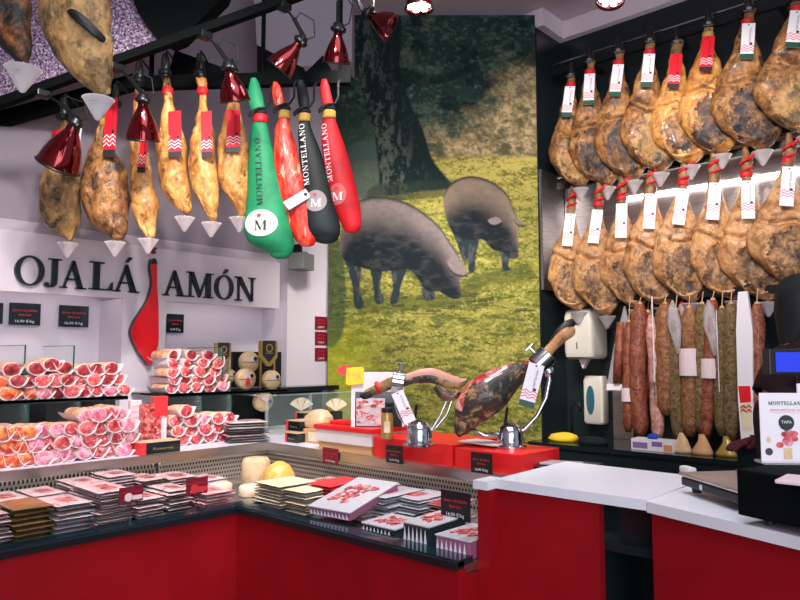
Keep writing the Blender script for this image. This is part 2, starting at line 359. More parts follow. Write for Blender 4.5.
# sign wall
sbox('wall_back', (-2.5, 4.2, 0), (3.75, 4.3, 4.11), 'wall_white')
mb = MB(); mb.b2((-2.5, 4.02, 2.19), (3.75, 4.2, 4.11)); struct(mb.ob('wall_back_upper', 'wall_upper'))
mb = MB()
prof = [(3.9, 1.79), (3.9, 2.11), (4.02, 2.19), (4.2, 2.19), (4.2, 1.84), (3.925, 1.84), (3.925, 1.79)]
vs = [(x, y, z) for x in (-2.5, 3.01) for y, z in prof]
mb.add(vs, [(0, 1, 2, 3, 4, 5, 6), (13, 12, 11, 10, 9, 8, 7)] + [(i, i + 7, (i + 1) % 7 + 7, (i + 1) % 7) for i in range(7)])
struct(mb.ob('wall_sign_bulkhead', 'wall_white'))
XA = onY(122, 330, YS).x; XB = onY(165.5, 330, YS).x; XC = onY(287, 330, YS).x
sbox('wall_pillar', (XA, YS, 0.9), (XB, 4.2, 1.79), 'wall_white')
XD = onY(329, 330, YS).x
sbox('wall_panel', (XC, YS, 0.6), (XD + 0.02, 4.2, 4.11), 'wall_white')
sbox('wall_shelf_back', (-2.5, 3.952, 0.9), (XA, 4.2, 1.235), 'dark_wall')
sbox('wall_shelf_back', (XB, 3.952, 0.9), (XC, 4.2, 1.235), 'dark_wall')
# ham wall on the right, and the short return beside the mural
MR = onD(540, 330, 5.1); ML = onD(328, 330, 5.1)
sbox('wall_right', (XW, -3, 0), (XW + 0.1, YW, 3.98), 'dark_wall')
sbox('wall_return', (MR.x + 0.012, YW, 0), (XW + 0.1, YW + 0.1, 3.98), 'dark_wall')
sbox('trim_cove_right', (XW - 0.06, -3, 3.97), (XW + 0.1, YW, 4.11), 'fascia')
sbox('trim_cove_return', (MR.x + 0.012, YW - 0.06, 3.97), (XW - 0.06, YW + 0.1, 4.11), 'fascia')
sbox('wall_left', (-2.5, -3, 0), (-2.4, 4.2, 4.11), 'wall_white')
# brushed steel splash panels
st = MB().b2((XW - 0.02, -1.6, 1.9), (XW - 0.002, YW - 0.02, 2.86)).ob('steel_wall_panel', 'steel')
tag(st, 'brushed steel panel covering the wall behind the hanging hams', 'wall panel')
st = MB().b2((MR.x + 0.02, YW - 0.02, 1.95), (XW - 0.03, YW - 0.002, 2.86)).ob('steel_wall_panel', 'steel')
tag(st, 'narrow steel panel on the short wall beside the pig mural', 'wall panel')
# ceiling features, upper left
def prism_px(pts, d, th, mats='black', name=None, parent=None, inset=0):
    O = onD(400, HZ, d)
    Q = [onD(x, y, d) - O for x, y in pts]
    P = [(q.dot(RT), q.z) for q in Q]
    m = MB(); m.prism(P, 0, th)
    o = m.ob(name, mats); o.location = O; o.rotation_euler = (0, 0, ROT_D)
    return o
o = prism_px([(-60, 130), (-60, -70), (168, -70), (165, 38), (0, 98)], 3.34, 0.06, 'speckle', 'wall_speckled_bulkhead'); struct(o)
c = [(133, 0), (138, 12), (146, 25), (157, 37), (170, 43), (182, 38), (196, 24), (224, -4), (245, -60), (125, -60)]
o = prism_px(c, 3.3, 0.10, 'black_matte', 'ceiling_dark_panel'); struct(o)
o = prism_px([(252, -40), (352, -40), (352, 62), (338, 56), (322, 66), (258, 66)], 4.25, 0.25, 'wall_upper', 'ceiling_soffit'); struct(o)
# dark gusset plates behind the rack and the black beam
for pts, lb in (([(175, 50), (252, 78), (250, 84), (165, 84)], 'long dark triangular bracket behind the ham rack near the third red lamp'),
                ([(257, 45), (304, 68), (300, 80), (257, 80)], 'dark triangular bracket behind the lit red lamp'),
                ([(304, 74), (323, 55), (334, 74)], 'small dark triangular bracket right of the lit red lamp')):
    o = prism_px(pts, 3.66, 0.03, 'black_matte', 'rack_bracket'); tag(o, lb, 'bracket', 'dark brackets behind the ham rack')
rk = MB()
O = onD(400, HZ, 3.58)
def LD(px, py, d=3.58):
    q = onD(px, py, d) - O; return (q.dot(RT), 0, q.z)
def bar_px(m, a, b, h, d, th, mi=0):
    """bar between two pixels at forward distance d, h px tall"""
    A = onD(*a, d) - O; B = onD(*b, d) - O
    ax = Vector((A.dot(RT), 0, A.z)); bx = Vector((B.dot(RT), 0, B.z)); t = (bx - ax).normalized(); nrm = Vector((-t.z, 0, t.x)) * (h / 2 * d / FPX)
    y = d - 3.58
    m.prism([((p).x, (p).z) for p in (ax - nrm, bx - nrm, bx + nrm, ax + nrm)], y, y + th, mi)
bar_px(rk, (128, 82), (350, 76), 13, 3.58, 0.05)
bar_px(rk, (-40, 129), (135, 80), 15, 3.60, 0.05)
for x in (150, 262, 340):
    a = onD(x, 76, 3.6) - O
    rk.b2((a.dot(RT) - 0.01, 0.03, a.z), (a.dot(RT) + 0.01, 0.05, 4.11 - H), 0)
r = rk.ob('ham_rack', 'black_matte', loc=O, rot=(0, 0, ROT_D)); tag(r, 'black steel beam along the sign wall from which hams and bagged hams hang', 'rack')
# mural -------------------------------------------------------------------
def paint_mural():
    NX, NY = 300, 630
    X0, X1, Y0, Y1 = 328.0, 541.0, 15.0, 462.0
    u = np.linspace(0, 1, NX); v = np.linspace(0, 1, NY)
    X, Y = np.meshgrid(X0 + u * (X1 - X0), Y0 + v * (Y1 - Y0))
    rs = np.random.RandomState(3)
    def vn(sx, sy, seed, oct=4):
        out = np.zeros_like(X); amp = 1; tot = 0
        for o in range(oct):
            r_ = np.random.RandomState(seed + o * 11)
            gx = int((X1 - X0) / sx) + 3; gy = int((Y1 - Y0) / sy) + 3
            g = r_.rand(gy, gx)
            fx = (X - X0) / sx; fy = (Y - Y0) / sy
            ix = fx.astype(int); iy = fy.astype(int); tx = fx - ix; ty = fy - iy
            tx = tx * tx * (3 - 2 * tx); ty = ty * ty * (3 - 2 * ty)
            a = g[iy, ix] * (1 - tx) + g[iy, ix + 1] * tx; b = g[iy + 1, ix] * (1 - tx) + g[iy + 1, ix + 1] * tx
            out += amp * (a * (1 - ty) + b * ty); tot += amp; amp *= 0.6; sx = max(sx / 2, 0.8); sy = max(sy / 2, 0.8)
        return out / tot
    def sm(a, b, t): t = np.clip((t - a) / (b - a), 0, 1); return t * t * (3 - 2 * t)
    def C(r, g, b): return np.array([lin(r), lin(g), lin(b)])
    def mix(img, c, w): return img * (1 - w[..., None]) + c * w[..., None]
    def poly(pts, soft=0.0):
        pts = np.array(pts, float); ins = np.zeros(X.shape, bool); n = len(pts)
        for i in range(n):
            x1, y1 = pts[i]; x2, y2 = pts[(i + 1) % n]
            if y1 == y2: continue
            c_ = ((y1 > Y) != (y2 > Y)) & (X < (x2 - x1) * (Y - y1) / (y2 - y1) + x1); ins ^= c_
        w = ins.astype(float)
        for _ in range(int(soft)):
            w[1:-1, 1:-1] = (w[1:-1, 1:-1] * 2 + w[:-2, 1:-1] + w[2:, 1:-1] + w[1:-1, :-2] + w[1:-1, 2:]) / 6
        return w
    def smooth(pts, k=6):
        out = []; n = len(pts)
        for i in range(n):
            p0, p1, p2, p3 = [np.array(pts[(i + j) % n], float) for j in (-1, 0, 1, 2)]
            for s_ in range(k):
                t = s_ / k
                out.append(tuple(0.5 * ((2 * p1) + (-p0 + p2) * t + (2 * p0 - 5 * p1 + 4 * p2 - p3) * t * t + (-p0 + 3 * p1 - 3 * p2 + p3) * t ** 3)))
        return out
    n1 = vn(26, 20, 1, 5); n2 = vn(7, 5, 9, 4); n3 = vn(3, 2, 20, 3); n4 = vn(40, 12, 31, 4); st_ = vn(14, 3.5, 44, 4)
    fine0 = vn(2.5, 2.2, 301, 3)
    img = np.zeros(X.shape + (3,)) + C(34, 56, 52)
    img = mix(img, C(72, 90, 76), sm(0.44, 0.62, n1 * 0.35 + n2 * 0.35 + fine0 * .3))
    img = mix(img, C(104, 116, 98), sm(0.56, 0.74, n2 * .6 + n3 * .4) * 0.55)
    img = mix(img, C(14, 30, 32), sm(0.5, 0.66, vn(18, 16, 77, 4)) * 0.8)
    # warm bushes from the right
    wb = sm(-30, 35, Y - (150 - (X - 430) * 0.75) + (n1 - 0.5) * 90)
    bush = mix(mix(np.zeros_like(img) + C(120, 108, 76), C(184, 162, 120), sm(0.36, 0.68, n2 * .5 + fine0 * .5)), C(84, 84, 60), sm(0.48, 0.74, vn(14, 10, 55, 5)))
    img = img * (1 - wb[..., None]) + bush * wb[..., None]
    img = mix(img, C(60, 82, 66), sm(430, 380, X) * sm(90, 140, Y) * 0.6)
    # meadow
    hor = 160 + (540 - X) * 0.03 + (n4 - .5) * 8
    fine = vn(2.2, 1.3, 201, 3); blot = vn(12, 5, 210, 5)
    g = np.zeros_like(img) + C(132, 126, 60)
    g = mix(g, C(186, 172, 92), sm(260, 165, Y) * sm(400, 470, X))
    g = mix(g, C(92, 98, 38), sm(0.44, 0.60, blot * .55 + fine * .45) * 0.9)
    g = mix(g, C(172, 164, 88), sm(0.52, 0.66, vn(6, 2.4, 61, 5) * .6 + vn(1.8, 1.2, 88, 2) * .4) * 0.7)
    g = mix(g, C(56, 66, 34), sm(0.50, 0.62, vn(16, 4, 65, 5) * .7 + fine * .3) * sm(180, 300, Y) * 0.7)
    g = mix(g, C(168, 172, 36), sm(400, 335, X) * sm(300, 380, Y) * 0.6)
    wg = sm(-3, 5, Y - hor); img = img * (1 - wg[..., None]) + g * wg[..., None]
    img = mix(img, C(34, 60, 44), poly(smooth([(326, 250), (340, 250), (346, 300), (342, 340), (326, 345)]), 6) * 0.75)
    # far pig and trunk
    fp = poly(smooth([(338, 175), (345, 155), (362, 146), (380, 152), (388, 168), (388, 200), (340, 205)]), 10)
    img = mix(img, C(74, 90, 84), fp * 0.9)
    tr = poly(smooth([(350, 50), (358, 20), (395, 10), (402, 30), (400, 70), (408, 100), (424, 135), (434, 165), (452, 192), (420, 197), (384, 200), (378, 170), (374, 140), (364, 105)]), 3)
    bark = mix(np.zeros_like(img) + C(24, 38, 40), C(84, 92, 82), sm(0.46, 0.62, vn(4, 12, 91, 5) * .6 + vn(2, 3, 93, 3) * .4) * sm(44, 0, (X - (352 + (Y - 40) * 0.3))))
    img = img * (1 - tr[..., None]) + bark * tr[..., None]
    img = mix(img, C(40, 52, 44), poly(smooth([(378, 190), (456, 186), (470, 196), (420, 205), (370, 206)]), 8) * 0.7)
    img = mix(img, C(16, 32, 34), poly(smooth([(398, 70), (440, 78), (478, 66), (480, 72), (440, 88), (400, 86)]), 3) * 0.7)
    def P(l): return [(320 + x / 3.333, 160 + y / 3.333) for x, y in l]
    def pig(outl, legs, ear, lightdir, top_c, seed):
        nonlocal img
        o = P(outl); w = poly(smooth(o), 1)
        tp = np.where(w > 0.5, Y, 1e9).min(axis=0); bt = np.where(w > 0.5, Y, -1e9).max(axis=0)
        t = (Y - tp[None, :]) / 45.0
        for l in legs:
            lw = poly(smooth(P(l)), 1); img = mix(img, C(34, 44, 50), lw)
            img = mix(img, C(84, 84, 84), lw * sm(0.5, 0.7, vn(4, 10, seed + 5, 3)) * .5)
        body = np.zeros_like(img) + C(20, 28, 34)
        body = mix(body, top_c, sm(0.95, 0.10, t + (vn(16, 12, seed, 3) - .5) * 0.22) * sm(-0.02, 0.10, t) * (0.55 + 0.45 * lightdir))
        body = mix(body, C(84, 80, 80), sm(0.45, 0.8, vn(10, 4, seed + 3, 4)) * 0.30)
        img = img * (1 - w[..., None]) + body * w[..., None]
        for e in ear:
            img = mix(img, C(16, 20, 26), poly(smooth(P([(x + 3, y + 8) for x, y in e])), 2) * .8)
            img = mix(img, C(120, 108, 108), poly(smooth(P(e)), 1))
    sh = poly(smooth(P([(90, 490), (240, 470), (440, 468), (520, 400), (700, 370), (690, 420), (560, 440), (500, 490), (300, 520), (120, 522)])), 14)
    img = mix(img, C(66, 74, 34), sh * 0.7)
    pig([(414, 160), (430, 110), (470, 80), (520, 73), (580, 90), (630, 130), (650, 175), (662, 205), (668, 240), (668, 300), (665, 340), (640, 348), (625, 330), (580, 318), (555, 290), (528, 285), (480, 285), (450, 262), (430, 230)],
        [[(440, 240), (495, 260), (502, 330), (494, 352), (478, 350), (462, 300)], [(490, 250), (535, 270), (524, 340), (520, 388), (500, 392), (498, 330)], [(600, 300), (640, 320), (634, 370), (644, 384), (614, 388), (610, 340)]],
        [[(566, 220), (596, 210), (612, 226), (584, 236)], [(650, 208), (690, 234), (664, 232)]], sm(415, 470, X), C(132, 116, 102), 140)
    pig([(68, 262), (88, 200), (130, 155), (200, 142), (270, 155), (340, 190), (400, 240), (430, 285), (462, 330), (476, 370), (470, 430), (474, 474), (440, 480), (400, 458), (360, 455), (320, 405), (290, 385), (205, 392), (135, 378), (85, 360), (66, 320)],
        [[(80, 340), (135, 370), (132, 440), (146, 504), (116, 508), (106, 430)], [(168, 370), (208, 380), (200, 440), (214, 490), (186, 494), (176, 430)], [(240, 370), (292, 370), (270, 440), (262, 490), (234, 496), (244, 440)], [(344, 430), (376, 446), (386, 480), (350, 484)]],
        [[(428, 358), (455, 340), (484, 372), (492, 400), (462, 400), (440, 385)]], sm(345, 370, X), C(120, 108, 108), 120)
    img = mix(img, C(62, 56, 54), poly(smooth(P([(640, 330), (662, 328), (668, 344), (642, 348)])), 1))
    for k in range(26):
        x = 335 + rs.rand() * 200; y = 290 + rs.rand() * 30; l_ = 6 + rs.rand() * 16
        img = mix(img, C(44, 48, 34), poly([(x, y), (x + l_, y - 3 + rs.rand() * 6), (x + l_, y + 1.5), (x, y + 1.2)]) * .7)
    img *= (0.86 + 0.28 * n3)[..., None]
    W = (MR - ML).length
    zt = onD(435, 15, 5.1).z; zb = onD(435, 462, 5.1).z
    lx = (ML - O_M).dot(RT); PXX = lx + u * W
    VX, VZ = np.meshgrid(PXX, zt + (zb - zt) * v - O_M.z)
    co = np.stack([VX, np.zeros_like(VX), VZ], -1).reshape(-1, 3)
    i = np.arange((NY - 1) * NX).reshape(NY - 1, NX)[:, :-1].ravel()
    quads = np.stack([i, i + NX, i + NX + 1, i + 1], 1)
    me = bpy.data.meshes.new('printed_picture')
    me.vertices.add(len(co)); me.vertices.foreach_set('co', co.ravel())
    me.loops.add(quads.size); me.loops.foreach_set('vertex_index', quads.ravel())
    me.polygons.add(len(quads)); me.polygons.foreach_set('loop_start', np.arange(0, quads.size, 4)); me.polygons.foreach_set('loop_total', np.full(len(quads), 4))
    me.update(); me.validate()
    ca = me.color_attributes.new('print', 'FLOAT_COLOR', 'POINT')
    ca.data.foreach_set('color', np.concatenate([img.reshape(-1, 3), np.ones((len(co), 1))], 1).ravel())
    m = bpy.data.materials.new('mural_print'); m.use_nodes = True; nt = m.node_tree
    at = nt.nodes.new('ShaderNodeAttribute'); at.attribute_name = 'print'
    b = nt.nodes['Principled BSDF']; b.inputs['Roughness'].default_value = 0.85; b.inputs['Specular IOR Level'].default_value = 0.15
    nt.links.new(at.outputs['Color'], b.inputs['Base Color']); me.materials.append(m)
    return me, lx, W, zt, zb
O_M = onD(400, HZ, 5.1)
me, lx, W, zt, zb = paint_mural()
mu = thing('mural', 'tall photo mural of two dark pigs grazing in a meadow under a tree', 'mural', O_M, ROT_D)
ob('printed_picture', me, mu, loc=(0, -0.0, 0))
wd = MB().b2((lx, 0.055, -H), (lx + W - 0.01, 0.14, zt - H - 0.02)).ob('wall_diagonal', 'wall_white', loc=O_M, rot=(0, 0, ROT_D)); struct(wd)
MB().b2((lx, 0.004, zb - H), (lx + W, 0.05, zt - H)).ob('backing_board', 'black', mu)
# ================================================================ DISPLAY COUNTERS
DF, DB = 2.45, 3.12     # front and back of the cold deck, sign side
RF, RB = 1.69, 2.33     # the same, right branch
YE = onZ(495, 479, 1.07).y + 0.046
ZD, ZL = 0.84, 0.98
dc = thing('display_counter', 'red fronted chilled display counter turning a corner below the sign', 'counter', (0, 0, 0))
mb = MB(); mb.b2((-2.3, DF, 0), (RF + .001, DF + 0.04, 0.812)); mb.b2((RF, YE, 0), (RF + 0.04, DF + 0.04, 0.812)); mb.b2((RF + 0.04, YE, 0), (RB, YE + 0.02, 0.79)); mb.ob('front_panel', 'counter_red', dc)
mb = MB(); mb.b2((-2.3, DF - 0.012, 0.812), (RF, DF + 0.03, ZD - 0.006)); mb.b2((RF - 0.012, YE, 0.812), (RF + 0.03, DF + 0.03, ZD - 0.006))
mb.ob('black_edge', 'black_gloss', dc)
mb = MB(); mb.b2((-2.3, DF + 0.005, 0.795), (RF + 0.01, DB + 0.05, ZD - 0.02)); mb.b2((RF + 0.01, YE, 0.795), (RB + 0.05, DB + 0.05, ZD - 0.02)); mb.ob('deck', 'steel', dc)
mb = MB(); mb.b2((-2.3, DF, ZD - 0.02), (RF + 0.12, DF + 0.075, ZD)); mb.b2((RF, YE, ZD - 0.02), (RF + 0.075, DF, ZD)); mb.ob('front_sill', 'sill', dc)
# shelf (lip) with steel edge
mb = MB(); mb.b2((-2.3, DB + 0.02, 0.95), (RB, 3.89, ZL)); mb.b2((RB + 0.02, YE, 0.95), (2.78, 3.0, ZL)); mb.b2((RB + 0.02, 3.0, 0.95), (3.05, 3.89, ZL)); mb.ob('upper_ledge', 'counter_white', dc)
mb = MB(); mb.b2((-2.3, DB, 0.942), (RB + 0.02, DB + 0.02, ZL + 0.004)); mb.b2((RB, YE, 0.942), (RB + 0.02, DB, ZL + 0.004)); mb.ob('steel_edge', 'steel_rim', dc)
# perforated riser panels
def perforated(name, length, sx, nx, nz, h, slot, T):
    m = MB(); m.b2((0, 0.006, 0), (length, 0.012, h), 0)
    px_ = length / nx
    for i in range(nx):
        for j in range(nz):
            x = (i + 0.5 + (0.25 if j % 2 else -0.25)) * px_; z = (j + 0.5) * h / nz
            w = px_ * 0.24; hh = h / nz * (0.36 if slot else 0.25)
            m.add([(x - w, 0.004, z - hh), (x + w, 0.004, z - hh), (x + w, 0.004, z + hh), (x - w, 0.004, z + hh)], [(0, 1, 2, 3)], 1)
    m.v = [T @ v for v in m.v]
    return m.ob(name, ['perforated', 'hole'], dc)
hp = 0.95 - ZD + 0.02
perforated('perforated_panel', 2.6, 0, 150, 4, hp, True, Matrix.Translation((-0.9, DB + 0.02, ZD - 0.02)))
perforated('perforated_panel', 0.65, 0, 40, 6, hp, False, Matrix.Translation((1.72, DB + 0.02, ZD - 0.02)))
perforated('perforated_panel', DB - YE, 0, 110, 6, hp, False, Matrix.Translation((RB + 0.02, DB + 0.02, ZD - 0.02)) @ Rz(-PI / 2))
# upper wall shelf
for a, b, n, l in ((-2.3, onY(128, 398, 3.5).x, 0, 'dark shelf carrying wrapped meats below the left half of the sign'), (onY(165, 395, 3.5).x, 2.78, 1, 'dark shelf carrying meats and cheeses below the right half of the sign')):
    o = MB().b2((a, 3.5, 1.235), (b, 3.95, 1.247)).b2((a, 3.5, 1.229), (b, 3.512, 1.249)).ob('wall_shelf', 'black_gloss'); tag(o, l, 'shelf', 'dark wall shelves')
o = MB().b2((2.78, 3.72, 1.215), (3.42, 3.9, 1.247)).ob('wall_shelf', 'black_gloss'); tag(o, 'short black ledge below the white panel left of the mural', 'shelf')
o = MB().b2((2.9, 3.86, 0.98), (3.38, 3.899, 1.214)).ob('black_panel', 'black_gloss'); tag(o, 'black panel behind the glass case of cheese wedges', 'panel')
# led strips under sign bulkhead and shelves
def strip(lo, hi, l, m='shelf_led'):
    o = MB().b2(lo, hi).ob('light_strip', m); tag(o, l, 'light strip', 'white light strips of the meat shelves')
strip((-1.5, 3.927, 1.812), (1.80, 3.957, 1.838), 'white light strip under the sign bulkhead, left alcove')
strip((2.2, 3.927, 1.812), (2.95, 3.957, 1.838), 'white light strip under the sign bulkhead, right alcove')
strip((-1.5, 3.53, 1.228), (1.65, 3.56, 1.2345), 'white light strip under the left meat shelf')
strip((2.0, 3.53, 1.228), (2.72, 3.56, 1.2345), 'white light strip under the right meat shelf')
# glass dividers
def pane(px, py0, z0, z1, Y0, Y1, lb):
    X = onY(px, py0, Y0).x
    t = thing('glass_divider', lb, 'glass divider', (X, Y0, z0), 0, 'upright glass dividers on the shelves')
    MB().b2((-0.003, 0, 0), (0.003, Y1 - Y0, z1 - z0)).ob('pane', 'glass', t)
    MB().b2((-0.0035, -0.003, 0), (0.0035, 0, z1 - z0)).b2((-0.0035, -0.003, z1 - z0), (0.0035, Y1 - Y0, z1 - z0 + 0.003)).ob('pane_edge', 'glass_edge', t)
for i, px in enumerate((24, 73, 222)):
    pane(px, 375, 1.249, 1.505, 3.55, 3.94, ('green edged glass divider in front of the black price sign, ' + ('leftmost' if i == 0 else 'second from left')) if i < 2 else 'green edged glass divider between meats and cheese on the right shelf')
for px in (28, 80, 201, 231):
    pane(px, 415, ZL, 1.225, 3.52, 3.94, 'dark edged glass divider under the %s' % {28: 'left shelf, nearest the photo edge', 80: 'left shelf, nearest the pillar', 201: 'right shelf, nearest the pillar', 231: 'right shelf, nearest the cheese'}[px])
# glass case at the corner
gc = thing('glass_case', 'clear glass case top over the cheese wedges left of the mural', 'glass case', (2.55, 3.0, ZL))
MB().b2((0.0, 0.42, 0.0), (0.9, 0.426, 0.235)).ob('front_pane', 'glass', gc)
MB().b2((0.0, 0.414, 0.232), (0.9, 0.43, 0.24)).b2((0.0, 0.412, 0), (0.012, 0.43, 0.24)).b2((0.34, 0.412, 0), (0.352, 0.43, 0.24)).b2((0.0, 0.42, 0.232), (0.008, 0.8, 0.24)).ob('pane_edge', 'acrylic', gc)
# service counter on the right
Zs = 1.07
sc_ = thing('service_counter', 'red fronted service counter with thick white worktop', 'counter', (0, 0, 0))
P0 = onZ(495, 479, Zs); P1 = onZ(646, 500, Zs); P2 = onZ(812, 538, Zs); XS = (P0.x + P1.x) / 2
mb = MB(); zt_ = 0.028
def slab(m, pts, z0, z1, mi=0):
    n = len(pts); a = sum(pts[i][0] * pts[(i + 1) % n][1] - pts[(i + 1) % n][0] * pts[i][1] for i in range(n))
    if a < 0: pts = pts[::-1]
    m.add([(p[0], p[1], z0) for p in pts] + [(p[0], p[1], z1) for p in pts], [tuple(range(n - 1, -1, -1)), tuple(range(n, 2 * n))] + [(i, (i + 1) % n, (i + 1) % n + n, i + n) for i in range(n)], mi)
dirB = Vector((P2.x - P1.x, P2.y - P1.y, 0)).normalized()
slab(mb, [(P0.x, P0.y), (P1.x, P1.y), (2.30, P1.y), (2.30, P0.y + .02)], Zs - zt_, Zs)
mb.ob('worktop', 'counter_white', sc_)
mb = MB(); E = P1 + dirB * 1.6
slab(mb, [(P1.x + .0, P1.y - 0.001), (E.x, E.y), (E.x + 0.6, E.y + 0.05), (2.30, P1.y - 0.001)], Zs - zt_ - 0.004, Zs - 0.004); mb.ob('worktop', 'counter_white', sc_)
mb = MB(); Q = onX(600, 560, XS + 0.02)
mb.b2((XS + 0.02, Q.y, 0), (XS + 0.05, P0.y + 0.0, Zs - zt_)); mb.ob('front_panel', 'counter_red', sc_)
mb = MB(); mb.b2((XS - 0.035, P0.y, 0), (XS + 0.05, P0.y + 0.045, Zs - 0.03)); mb.ob('end_panel', 'counter_red', sc_)
mb = MB(); mb.b2((XS - 0.045, P0.y + 0.001, Zs - 0.03), (XS + 0.05, P0.y + 0.055, Zs - 0.004)); mb.ob('end_cap', 'counter_white', sc_)
mb = MB()
a = P1 + dirB * 0.0; b_ = P1 + dirB * 1.5; nn = Vector((-dirB.y, dirB.x, 0));
if nn.x < 0: nn = -nn
sp = [(a + nn * 0.02), (b_ + nn * 0.02), (b_ + nn * 0.05), (a + nn * 0.05)]
slab(mb, [(p.x, p.y) for p in sp], 0, Zs - zt_ - 0.004); mb.ob('front_panel', 'counter_red', sc_)
mb = MB(); mb.b2((XS + 0.32, P1.y, 0), (XS + 0.36, Q.y + 0.03, Zs - zt_)); mb.b2((XS + 0.05, P1.y + 0.001, 0.905), (XS + 0.32, Q.y, 0.93)); mb.b2((XS + 0.10, P1.y + 0.001, 0.93), (XS + 0.11, Q.y, Zs - zt_)); mb.b2((XS + 0.05, Q.y, 0), (XS + 0.36, Q.y + 0.03, Zs - zt_))
mb.ob('open_cabinet', 'black_gloss', sc_)
# back counter below the ham wall
bc = thing('back_counter', 'long black counter along the wall below the hanging sausages', 'counter', (0, 0, 0))
MB().b2((4.22, -1.6, 0.832), (XW - 0.02, YW - 0.03, 0.862)).ob('worktop', 'black_gloss', bc)
MB().b2((4.25, -1.6, 0.0), (XW - 0.02, YW - 0.03, 0.832)).ob('cabinet_body', 'black', bc)
MB().b2((4.235, -1.55, 0.74), (4.25, 2.6, 0.822)).ob('fascia_strip', 'dark_wall', bc)
for k in range(5):
    MB().b2((4.235, -1.5 + k * 0.82, 0.1), (4.25, -0.72 + k * 0.82, 0.73)).ob('door', 'black', bc)
# ================================================================ SIGN
sg = thing('wall_sign', 'large dark serif lettering OJALÁ JAMÓN with a red ham for the J', 'sign', (0, YS, 1.9))
def sign_letter(ch, xl, xr, yb, yt, xm, acc=False):
    L = onY(xl, yb, YS - 0.02); R_ = onY(xr, yb, YS - 0.02); bz = onY(xm, yb, YS - 0.02).z; tz = onY(xm, yt, YS - 0.02).z
    h = tz - bz; w = GL[ch][0]; ws = (R_.x - L.x) / (w * h)
    m = MB(); glyph(m, ch, 0, 0, h, ws, -0.022, -0.002, 0, None, acc)
    m.ob('letter', 'sign_black', sg, loc=(L.x, 0, bz - 1.9))
sign_letter('O', 13.5, 45, 284.5, 256, 28)
sign_letter('J', 45.5, 61, 286.5, 258.5, 54)
sign_letter('A', 60, 86.5, 288.5, 260.5, 73)
sign_letter('L', 89.5, 113, 290, 262, 101)
sign_letter('A', 113.5, 139.5, 292, 264.5, 126, True)
sign_letter('A', 163, 186.5, 296, 270.5, 176)
sign_letter('M', 187, 213.5, 297.5, 272.5, 200)
sign_letter('O', 214.5, 234, 299, 275.5, 224, True)
sign_letter('N', 235.5, 255.5, 301, 277, 245)
op = [(153, 258.5), (155.5, 259), (157, 264), (157.3, 285), (158.5, 305), (158.8, 330), (158.5, 342), (156, 352), (149.5, 365), (146, 361), (139, 352), (133.5, 341), (131.2, 332), (134, 323), (140, 313), (147, 302), (151, 291), (152.6, 281), (150.8, 270), (151.3, 261)]
Y2 = YS - 0.05
pr = [onY(x, y, Y2) for x, y in op]
def smooth2(pts, k=5):
    out = []; n = len(pts)
    for i in range(n):
        p0, p1, p2, p3 = [Vector(pts[(i + j) % n]) for j in (-1, 0, 1, 2)]
        for s_ in range(k):
            t = s_ / k; out.append(tuple(0.5 * ((2 * p1) + (-p0 + p2) * t + (2 * p0 - 5 * p1 + 4 * p2 - p3) * t * t + (-p0 + 3 * p1 - 3 * p2 + p3) * t ** 3)))
    return out
xz = smooth2([(p.x, p.z - 1.9) for p in pr])
top = max(z for x, z in xz); cut = onY(153, 266, Y2).z - 1.9
m = MB(); m.prism([p for p in xz], -0.05, -0.012, 0, None, 1)
m.ob('red_ham_shape', ['logo_red', 'sign_black'], sg)
hp_ = [(x, z) for x, z in xz if z > cut]
m = MB(); m.prism([(x, z) for x, z in hp_], -0.054, -0.05, 0); m.ob('black_hoof_shape', 'sign_black', sg)
c0 = onY(153.5, 249, Y2); m = MB()
fl = []
for k in range(10):
    a = PI / 2 + k * PI / 5; r_ = 0.028 if k % 2 == 0 else 0.014; fl.append((c0.x + r_ * math.cos(a), c0.z - 1.9 + r_ * math.sin(a) * 1.1))
m.prism(fl, -0.05, -0.012, 0); m.ob('red_flower_shape', 'maroon_card', sg)
# ================================================================ HAMS
def interp_rows(rows, k=4):
    """Catmull-Rom through tuples"""
    out = []
    for i in range(len(rows) - 1):
        p0 = rows[max(i - 1, 0)]; p1 = rows[i]; p2 = rows[i + 1]; p3 = rows[min(i + 2, len(rows) - 1)]
        for s_ in range(k):
            t = s_ / k
            out.append(tuple(0.5 * ((2 * b) + (-a + c) * t + (2 * a - 5 * b + 4 * c - d) * t * t + (-a + 3 * b - 3 * c + d) * t ** 3) for a, b, c, d in zip(p0, p1, p2, p3)))
    out.append(tuple(rows[-1]))
    return out
def rounded_end(rows):
    """closes a profile of (z, xc, yc, hw, hd) with a dome at its last row"""
    z, xc, yc, hw, hd = rows[-1]; s_ = 1 if rows[-1][0] > rows[-2][0] else -1
    r = min(hw, hd) * 0.8; out = list(rows)
    for a in (0.35, 0.7, 1.0, 1.25, 1.45): out.append((z + s_ * r * math.sin(a), xc, yc, hw * math.cos(a), hd * math.cos(a)))
    return out
HAM = [(0.0, 0.0, 0, 0.010, 0.010), (-0.02, 0.0, 0, 0.017, 0.017), (-0.06, 0.004, 0, 0.024, 0.026), (-0.10, 0.006, 0, 0.030, 0.028), (-0.15, 0.004, 0, 0.028, 0.028),
       (-0.21, 0.0, 0, 0.030, 0.031), (-0.28, -0.004, 0, 0.040, 0.038), (-0.36, -0.006, 0, 0.060, 0.048), (-0.45, -0.008, 0, 0.086, 0.058), (-0.55, -0.012, 0, 0.114, 0.068),
       (-0.65, -0.010, 0, 0.138, 0.078), (-0.74, 0.0, 0, 0.149, 0.083), (-0.82, 0.016, 0, 0.142, 0.080), (-0.89, 0.036, 0, 0.118, 0.070), (-0.945, 0.055, 0, 0.083, 0.055), (-0.98, 0.068, 0, 0.045, 0.035), (-1.0, 0.074, 0, 0.014, 0.014)]
